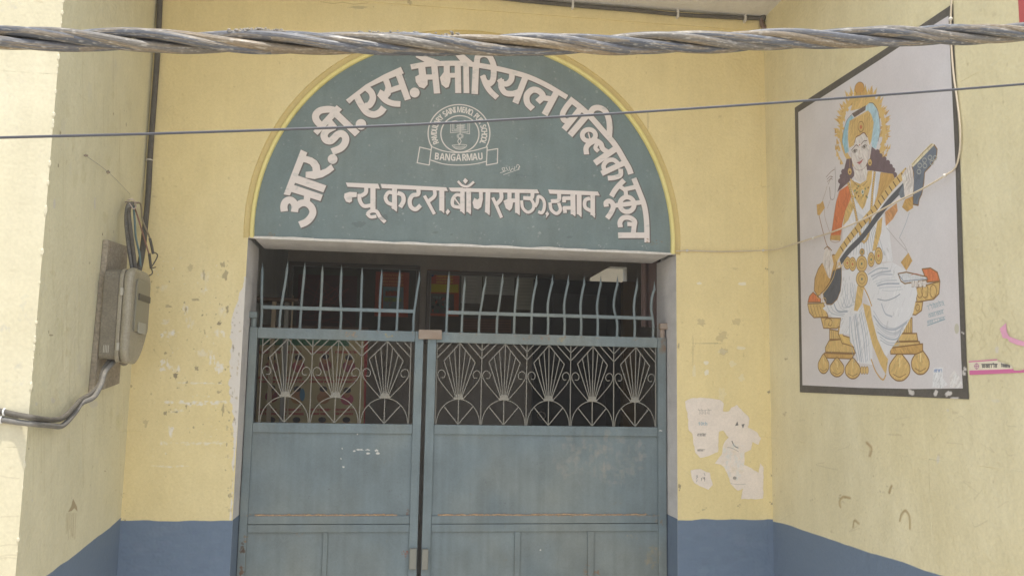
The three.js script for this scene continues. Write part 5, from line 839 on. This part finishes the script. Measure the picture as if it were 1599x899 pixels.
// ------------------------------------------------------------------ overhead lines across the porch
{
  const ZC = 2.32, ctr = [[-160, 58], [0, 60], [150, 62], [300, 65], [450, 67.5], [620, 69.5], [760, 70.5], [900, 70], [1050, 67.5], [1200, 63], [1400, 57.5], [1599, 51], [1760, 46]].map(([x, y]) => onBack(x, y, ZC));
  ctr.unshift(new THREE.Vector3(-4.2, ctr[0].y + 0.28, ZC + 0.02), new THREE.Vector3(-2.2, ctr[0].y + 0.07, ZC)); ctr.push(new THREE.Vector3(3.6, ctr[ctr.length - 1].y + 0.16, ZC), new THREE.Vector3(5.8, ctr[ctr.length - 1].y + 0.62, ZC + 0.02));
  const curve = new THREE.CatmullRomCurve3(ctr), n = 900, len = curve.getLength(), pitch = 0.62, R = 0.0138;
  const g = thing('power_cable', 'thick twisted bundle of dusty grey power cables strung across the porch', 'power cable', [ctr[8].x, ctr[8].y, ZC]);
  const tone = [[84, 86, 92], [118, 104, 84], [92, 92, 96], [76, 78, 84], [104, 98, 90]];
  for (let k = 0; k < 5; k++) {
    const pts = [];
    for (let i = 0; i <= n; i++) { const t = i / n, c = curve.getPointAt(t), a = -(t * len / pitch) * Math.PI * 2 + 1.1 + k * Math.PI * 0.4 + 0.35 * Math.sin(t * 34 + k * 2.1), r = R * (1 + 0.1 * Math.sin(t * 117 + k * 1.7)); pts.push(new THREE.Vector3(c.x, c.y + r * Math.sin(a) * 1.05, c.z + r * Math.cos(a))); }
    // weathered sheath with caked dirt and scuffs that run along the strand
    const t = dataTex(256, (u, v) => { const a = fbm(u * 5 + k * 7, v * 16 + k, 4), b = fbm(u * 30, v * 18 + k * 3, 3), c = mix(tone[k], [142, 124, 98], smooth(0.48, 0.68, a) * 0.65); return mix(c, [176, 170, 160], smooth(0.6, 0.75, b) * 0.5).map((q) => q * (0.86 + 0.28 * vnoise(u * 90, v * 60))); }, true); t.repeat.set(26, 1);
    const gm = new THREE.TubeGeometry(new THREE.CatmullRomCurve3(pts), 1500, k === 1 ? 0.0092 : 0.0105, 12, false);
    part('strand', gm, mat({ map: t, roughness: 0.4, bumpMap: steelBump, bumpScale: 0.0012 }), g);
  }
  // lint and grit caught on top of the bundle
  const grit = [];
  for (let i = 0; i < 420; i++) {
    const px = i < 260 ? rr(355, 448) : rnd() < 0.5 ? rr(560, 720) : rr(1515, 1560), c = onBack(px, 69.5 - 0.0000139 * (px - 800) * (px - 800), ZC), s = rr(0.0012, 0.0032), d = new THREE.IcosahedronGeometry(s, 0);
    d.scale(1.5, 0.8, 1.2); d.translate(c.x, c.y + 0.0235 + rr(-0.004, 0.002) - (i < 260 ? 0.0012 * Math.abs(px - 402) / 12 - 0.003 : 0.001), c.z + rr(-0.008, 0.014)); grit.push(d);
  }
  const gm = part('caught_lint', mergeGeometries(grit), mat({ color: lin(0.36, 0.33, 0.29), roughness: 1 }), g); gm.userData.kind = 'stuff';
}
{
  const ZW = 2.2, pts = [[-160, 220], [0, 215], [235, 209], [470, 201.3], [640, 195], [860, 183.3], [970, 176.8], [1200, 161.5], [1400, 147], [1599, 131.5], [1760, 118]].map(([x, y]) => onBack(x, y, ZW));
  pts.unshift(new THREE.Vector3(-4.2, pts[0].y - 0.02, ZW)); pts.push(new THREE.Vector3(5.8, pts[pts.length - 1].y + 0.52, ZW));
  tag(mesh('overhead_wire', tube(pts, 0.0031, 240, 8), mat({ map: pvcTex([66, 67, 74], [84, 84, 90]), roughness: 0.5 })), 'single thin grey wire crossing below the twisted power cable', 'wire');
}

// ------------------------------------------------------------------ inside the hall
const woodMat = mat({ map: dataTex(128, (u, v) => mix([92, 72, 58], [112, 90, 72], fbm(u * 20, v * 3, 4)), true), roughness: 0.7 });
const paleWood = mat({ map: dataTex(128, (u, v) => mix([170, 152, 124], [188, 170, 142], fbm(u * 18, v * 3, 4)), true), roughness: 0.7 });
function noticeBoard(label, x0, x1, y0, y1) {
  const z = HB + 0.004, g = thing('notice_board', label, 'notice board', [(x0 + x1) / 2, y0, z], 'notice boards in the hall');
  part('backing', box(x0 + 0.03, x1 - 0.03, y0 + 0.03, y1 - 0.03, z, z + 0.02), mat({ map: dataTex(128, (u, v) => mix([96, 88, 76], [108, 98, 86], fbm(u * 12, v * 12, 3)), true), roughness: 0.95 }), g);
  const fm = mat({ color: lin(0.2, 0.16, 0.13), roughness: 0.5 });
  part('frame_bar', rbox(x0, x1, y1 - 0.03, y1, z, z + 0.035, 0.004), fm, g); part('frame_bar', rbox(x0, x1, y0, y0 + 0.03, z, z + 0.035, 0.004), fm, g);
  part('frame_bar', rbox(x0, x0 + 0.0295, y0 + 0.0305, y1 - 0.0305, z, z + 0.034, 0.004), fm, g); part('frame_bar', rbox(x1 - 0.0295, x1, y0 + 0.0305, y1 - 0.0305, z, z + 0.034, 0.004), fm, g);
  const tr = mat({ color: lin(0.34, 0.32, 0.28), roughness: 0.35, metalness: 0.5 });
  part('trim', rbox(x0 + 0.024, x1 - 0.024, y1 - 0.036, y1 - 0.03, z + 0.02, z + 0.038, 0.001), tr, g); part('trim', rbox(x1 - 0.036, x1 - 0.03, y0 + 0.03, y1 - 0.037, z + 0.02, z + 0.038, 0.001), tr, g); part('trim', rbox(x0 + 0.03, x0 + 0.036, y0 + 0.03, y1 - 0.037, z + 0.02, z + 0.038, 0.001), tr, g);
}
const hb = (px, py, z = HB + 0.028) => { const q = onBack(px, py, z); return [q.x, q.y]; };
noticeBoard('dark notice board with one red-bordered poster, next to the pale stand', hb(452, 408)[0], hb(657, 419)[0], 1.86, hb(560, 412)[1]);
noticeBoard('dark notice board with an orange poster and pale sheets, next to the dark door', hb(667, 419)[0], hb(866, 432)[0], 1.85, hb(760, 425)[1]);
function pinned(name, label, x0, y0, x1, y1, col, draw, category = 'poster', group, dz = 0) {
  const [a, b] = hb(x0, y0), [c, d] = hb(x1, y1), s = surface(a, c, d, b, 700, (u, v) => col.map((k) => k * (0.94 + 0.1 * fbm(u * 20, v * 20, 3)))), p = painter(s, (px, py) => s.at(...hb(px, py)), 700 / 194);
  draw?.(p);
  return tag(mesh(name, box(a, c, d, b, HB + 0.0255 + dz, HB + 0.0275 + dz), mat({ map: s.texture(), roughness: 0.8 })), label, category, group);
}
pinned('poster', 'red-bordered poster with blue-grey picture on a notice board', 587, 424, 637, 495, [176, 92, 66], (p) => { p.poly('rgb(126,140,140)', [[598, 447], [630, 448], [630, 488], [598, 488]]); p.poly('rgb(150,84,64)', [[602, 454], [620, 454], [620, 462], [602, 462]]); p.poly('rgb(140,150,96)', [[600, 464], [626, 465], [626, 471], [600, 470]]); for (let i = 0; i < 4; i++) p.script('rgb(196,140,90)', 598, 428 + i * 5, 630, 428.6 + i * 5, 3, 0.6); for (let i = 0; i < 24; i++) p.blotch(`rgba(${[90, 130, 160][i % 3]},120,110,.5)`, rr(600, 628), rr(450, 486), rr(1, 4), rr(1, 3)); });
pinned('poster', 'orange poster with a yellow band on a notice board', 668, 421, 716, 494, [190, 96, 60], (p) => { p.poly('rgb(196,178,50)', [[668, 443], [716, 444], [716, 457], [668, 456]]); p.poly('rgb(110,104,98)', [[672, 458], [709, 459], [709, 490], [672, 489]]); for (let i = 0; i < 36; i++) p.blotch(`rgb(${[170, 90, 120, 70][i % 4]},${[90, 120, 130, 80][i % 4]},${[74, 100, 120, 76][i % 4]})`, rr(674, 707), rr(461, 488), rr(1, 3), rr(1, 4)); p.oval('rgb(70,84,120)', 675, 429, 3, 3); for (let i = 0; i < 4; i++) p.script('rgb(206,170,70)', 682, 426 + i * 4.4, 708, 426.6 + i * 4.4, 2.6, 0.6); });
const lines = (x0, y0, x1, y1, n) => (p) => { for (let i = 0; i < n; i++) p.line('rgba(110,108,104,.6)', 0.5, [[x0 + 4, y0 + 5 + i * (y1 - y0 - 8) / n], [x1 - rr(4, 14), y0 + 5.6 + i * (y1 - y0 - 8) / n]], false); };
pinned('notice_sheet', 'tall pale sheet beside the orange poster on a notice board', 721, 425, 752, 474, [184, 180, 170], lines(721, 425, 752, 474, 8), 'notice sheet', 'pale notice sheets');
pinned('notice_sheet', 'middle pale sheet pinned between two other sheets', 755, 427, 803, 461, [176, 174, 164], lines(755, 427, 803, 461, 6), 'notice sheet', 'pale notice sheets');
pinned('notice_sheet', 'pale sheet pinned closest to the dark door', 806, 429, 838, 484, [176, 172, 154], lines(806, 429, 838, 484, 9), 'notice sheet', 'pale notice sheets');
pinned('chart', 'faint dark red chart on a notice board above the pale stand', 466, 428, 555, 512, [104, 74, 66], (p) => { for (let i = 0; i < 12; i++) p.line('rgba(140,76,66,.6)', 1, [[rr(468, 550), rr(432, 508)], [rr(468, 550), rr(432, 508)], [rr(468, 550), rr(432, 508)]]); }, 'chart');
pinned('chart', 'brown ruled chart under the pale sheets on a notice board', 722, 496, 798, 519, [126, 92, 72], (p) => { for (let y = 498; y < 518; y += 4) p.line('rgba(90,66,54,.8)', 1, [[724, y], [796, y + 1]], false); }, 'chart', null);
{ // printed banner with rows of portraits on a stand
  const z = -1.5, xy = (px, py) => { const q = onBack(px, py, z); return [q.x, q.y]; }, [x1, yt] = xy(575, 522), x0 = HL + 0.01;
  const s = surface(x0, x1, 0.35, 1.86, 700, (u, v) => { const n = fbm(u * 10, v * 10, 3); return mix([176, 158, 116], [188, 170, 128], n); });
  const p = painter(s, (px, py) => s.at(...xy(px, py)), 700 / 237);
  p.poly('rgb(70,116,84)', [[380, 515], [545, 518], [545, 540], [380, 538]]); p.poly('rgb(168,66,60)', [[569, 500], [580, 500], [576, 900], [566, 900]]);
  for (const [x, y, c] of [[466, 565, '168,84,84'], [508, 563, '150,90,84'], [545, 565, '158,84,92'], [424, 612, '150,80,74'], [464, 614, '176,132,88'], [505, 614, '168,120,80'], [542, 616, '176,84,96'], [424, 662, '140,84,72'], [463, 662, '150,120,90'], [503, 662, '160,84,84'], [541, 662, '164,96,80'], [424, 566, '150,90,80']]) { p.oval(`rgb(${c})`, x, y + 7, 10, 9); p.oval('rgb(176,128,92)', x, y - 2, 5.4, 7); p.oval('rgb(70,60,58)', x, y - 7, 6, 4.4); if (x === 464) p.oval('rgb(90,130,150)', x + 8, y + 2, 4, 10); }
  for (const y of [588, 594, 638, 644, 548]) for (let x = 404; x < 560; x += 40) p.script('rgb(168,70,62)', x, y, x + rr(26, 36), y + 0.5, 3.4, 0.7);
  const g = thing('banner', 'cream printed banner with green heading and rows of small portraits', 'banner', [(x0 + x1) / 2, 0.03, z]);
  part('sheet', box(x0, x1, 0.35, 1.86, z - 0.004, z), mat({ map: s.texture(), roughness: 0.6 }), g);
  part('frame_bar', rbox(x0, x1, 0.32, 0.349, z - 0.02, z + 0.004, 0.003), woodMat, g); part('frame_bar', rbox(x0, x1, 1.861, 1.88, z - 0.02, z + 0.004, 0.003), woodMat, g);
  part('foot', rbox(x0 + 0.03, x0 + 0.07, 0.03, 0.3195, z - 0.15, z + 0.15, 0.004), woodMat, g); part('foot', rbox(x1 - 0.07, x1 - 0.03, 0.03, 0.3195, z - 0.15, z + 0.15, 0.004), woodMat, g);
}
{ // pale slatted stand against the hall's left wall
  const z = -1.2, X_ = (px, py = 560) => onBack(px, py, z).x, top = onBack(430, 465, z).y;
  const g = thing('wooden_stand', 'pale wooden stand with upright posts inside the gate, before the banner', 'stand', [X_(430), 0.03, z]);
  part('post', rbox(X_(420), X_(427), 0.03, top - 0.02, z - 0.02, z, 0.003), paleWood, g); part('post', rbox(X_(439), X_(446), 0.03, top - 0.02, z - 0.06, z - 0.04, 0.003), mat({ color: lin(0.3, 0.28, 0.24), roughness: 0.6 }), g); part('post', rbox(X_(451), X_(453.5), 0.03, top + 0.02, z - 0.02, z - 0.01, 0.002), paleWood, g);
  part('top_board', rbox(HL + 0.004, X_(462), top - 0.0195, top + 0.002, z - 0.16, z + 0.02, 0.003), woodMat, g);
  part('foot_rail', rbox(HL + 0.004, X_(462), 0.16, 0.2, z - 0.0395, z - 0.0205, 0.003), woodMat, g);
}
{ // dark metal door standing ajar in the far opening
  const z = -2.45, q = (px, py) => onBack(px, py, z), x0 = q(834, 440).x, x1 = q(969.2, 440).x, y1 = q(900, 438).y;
  const dm = mat({ color: lin(0.05, 0.045, 0.04), roughness: 0.6 }), dm2 = mat({ color: lin(0.075, 0.068, 0.06), roughness: 0.55 });
  const g = thing('hall_door', 'very dark panelled door at the far side of the hall', 'door', [(x0 + x1) / 2, 0.03, z]);
  part('leaf', box(x0, x1, 0.03, y1, z - 0.035, z), dm, g);
  const a = q(862, 572), b = q(946, 572);
  const pn = part('panel', rbox(a.x, b.x, 1.05, 1.58, z, z + 0.012, 0.006), dm2, g);
  part('panel', rbox(a.x, b.x, 0.3, 0.95, z, z + 0.012, 0.006), dm2, g); part('panel', rbox(a.x, b.x, 1.72, 2.25, z, z + 0.012, 0.006), dm2, g);
  const h = new THREE.TorusGeometry(0.03, 0.006, 8, 16); h.translate(x0 + 0.07, 1.3, z + 0.01); part('handle', h, rustyMat, g);
}
{ // brown door post and the chain hung in the gap
  const z = -2.4, x0 = onBack(972.6, 500, z).x, x1 = onBack(992, 500, z).x;
  const g = thing('door_post', 'brown wooden post at the edge of the dark hall door', 'post', [(x0 + x1) / 2, 0.03, z]);
  part('post', rbox(x0, x1, 0.03, 2.36, z - 0.08, z, 0.004), mat({ map: dataTex(128, (u, v) => mix([120, 96, 62], [140, 112, 76], fbm(u * 16, v * 3, 4)), true), roughness: 0.7 }), g);
  const c = onBack(971, 470, -2.5); 
  const ch = thing('door_chain', 'short dark chain hanging in the bright gap beside the hall door', 'chain', [c.x, c.y, c.z]);
  for (let i = 0; i < 6; i++) { const t = new THREE.TorusGeometry(0.011, 0.0035, 6, 10); t.scale(0.7, 1.25, 1); if (i % 2) t.rotateY(Math.PI / 2); t.translate(c.x + 0.002 * (i % 2), c.y + 0.06 - i * 0.019, c.z); part('link', t, rustyMat, ch); }
}
{ // maroon curtain on the right inside the gate
  const z = -0.42, x0 = onBack(1001, 470, z).x, x1 = 2.35, y1 = 2.75, pos = [], idx = [];
  const geo = new THREE.PlaneGeometry(x1 - x0, y1 - 1.85, 40, 12); geo.translate((x0 + x1) / 2, (y1 + 1.85) / 2, z);
  const q = geo.attributes.position; for (let i = 0; i < q.count; i++) q.setZ(i, z + 0.02 * Math.sin((q.getX(i) - x0) * 90) * (0.6 + 0.4 * (y1 - q.getY(i))));
  geo.computeVertexNormals();
  const g = thing('curtain', 'dull maroon curtain hanging inside the gate by the right jamb', 'curtain', [(x0 + x1) / 2, 1.85, z]);
  part('cloth', geo, mat({ color: lin(0.15, 0.1, 0.085), roughness: 0.95 }), g);
  const rod = new THREE.CylinderGeometry(0.01, 0.01, 0.5, 8); rod.rotateZ(Math.PI / 2); rod.translate(x0 + 0.2, y1 + 0.005, z); for (const rx of [x0 + 0.01, x0 + 0.4]) { part('bracket', rbox(rx - 0.008, rx + 0.008, y1 - 0.01, y1 + 0.02, z + 0.0105, -TH - 0.001, 0.003), rustyMat, g); } part('rod', rod, rustyMat, g);
}

scene.fog = new THREE.FogExp2(new THREE.Color().setRGB(0.85, 0.83, 0.78), 0.006);
renderer.render(scene, camera);
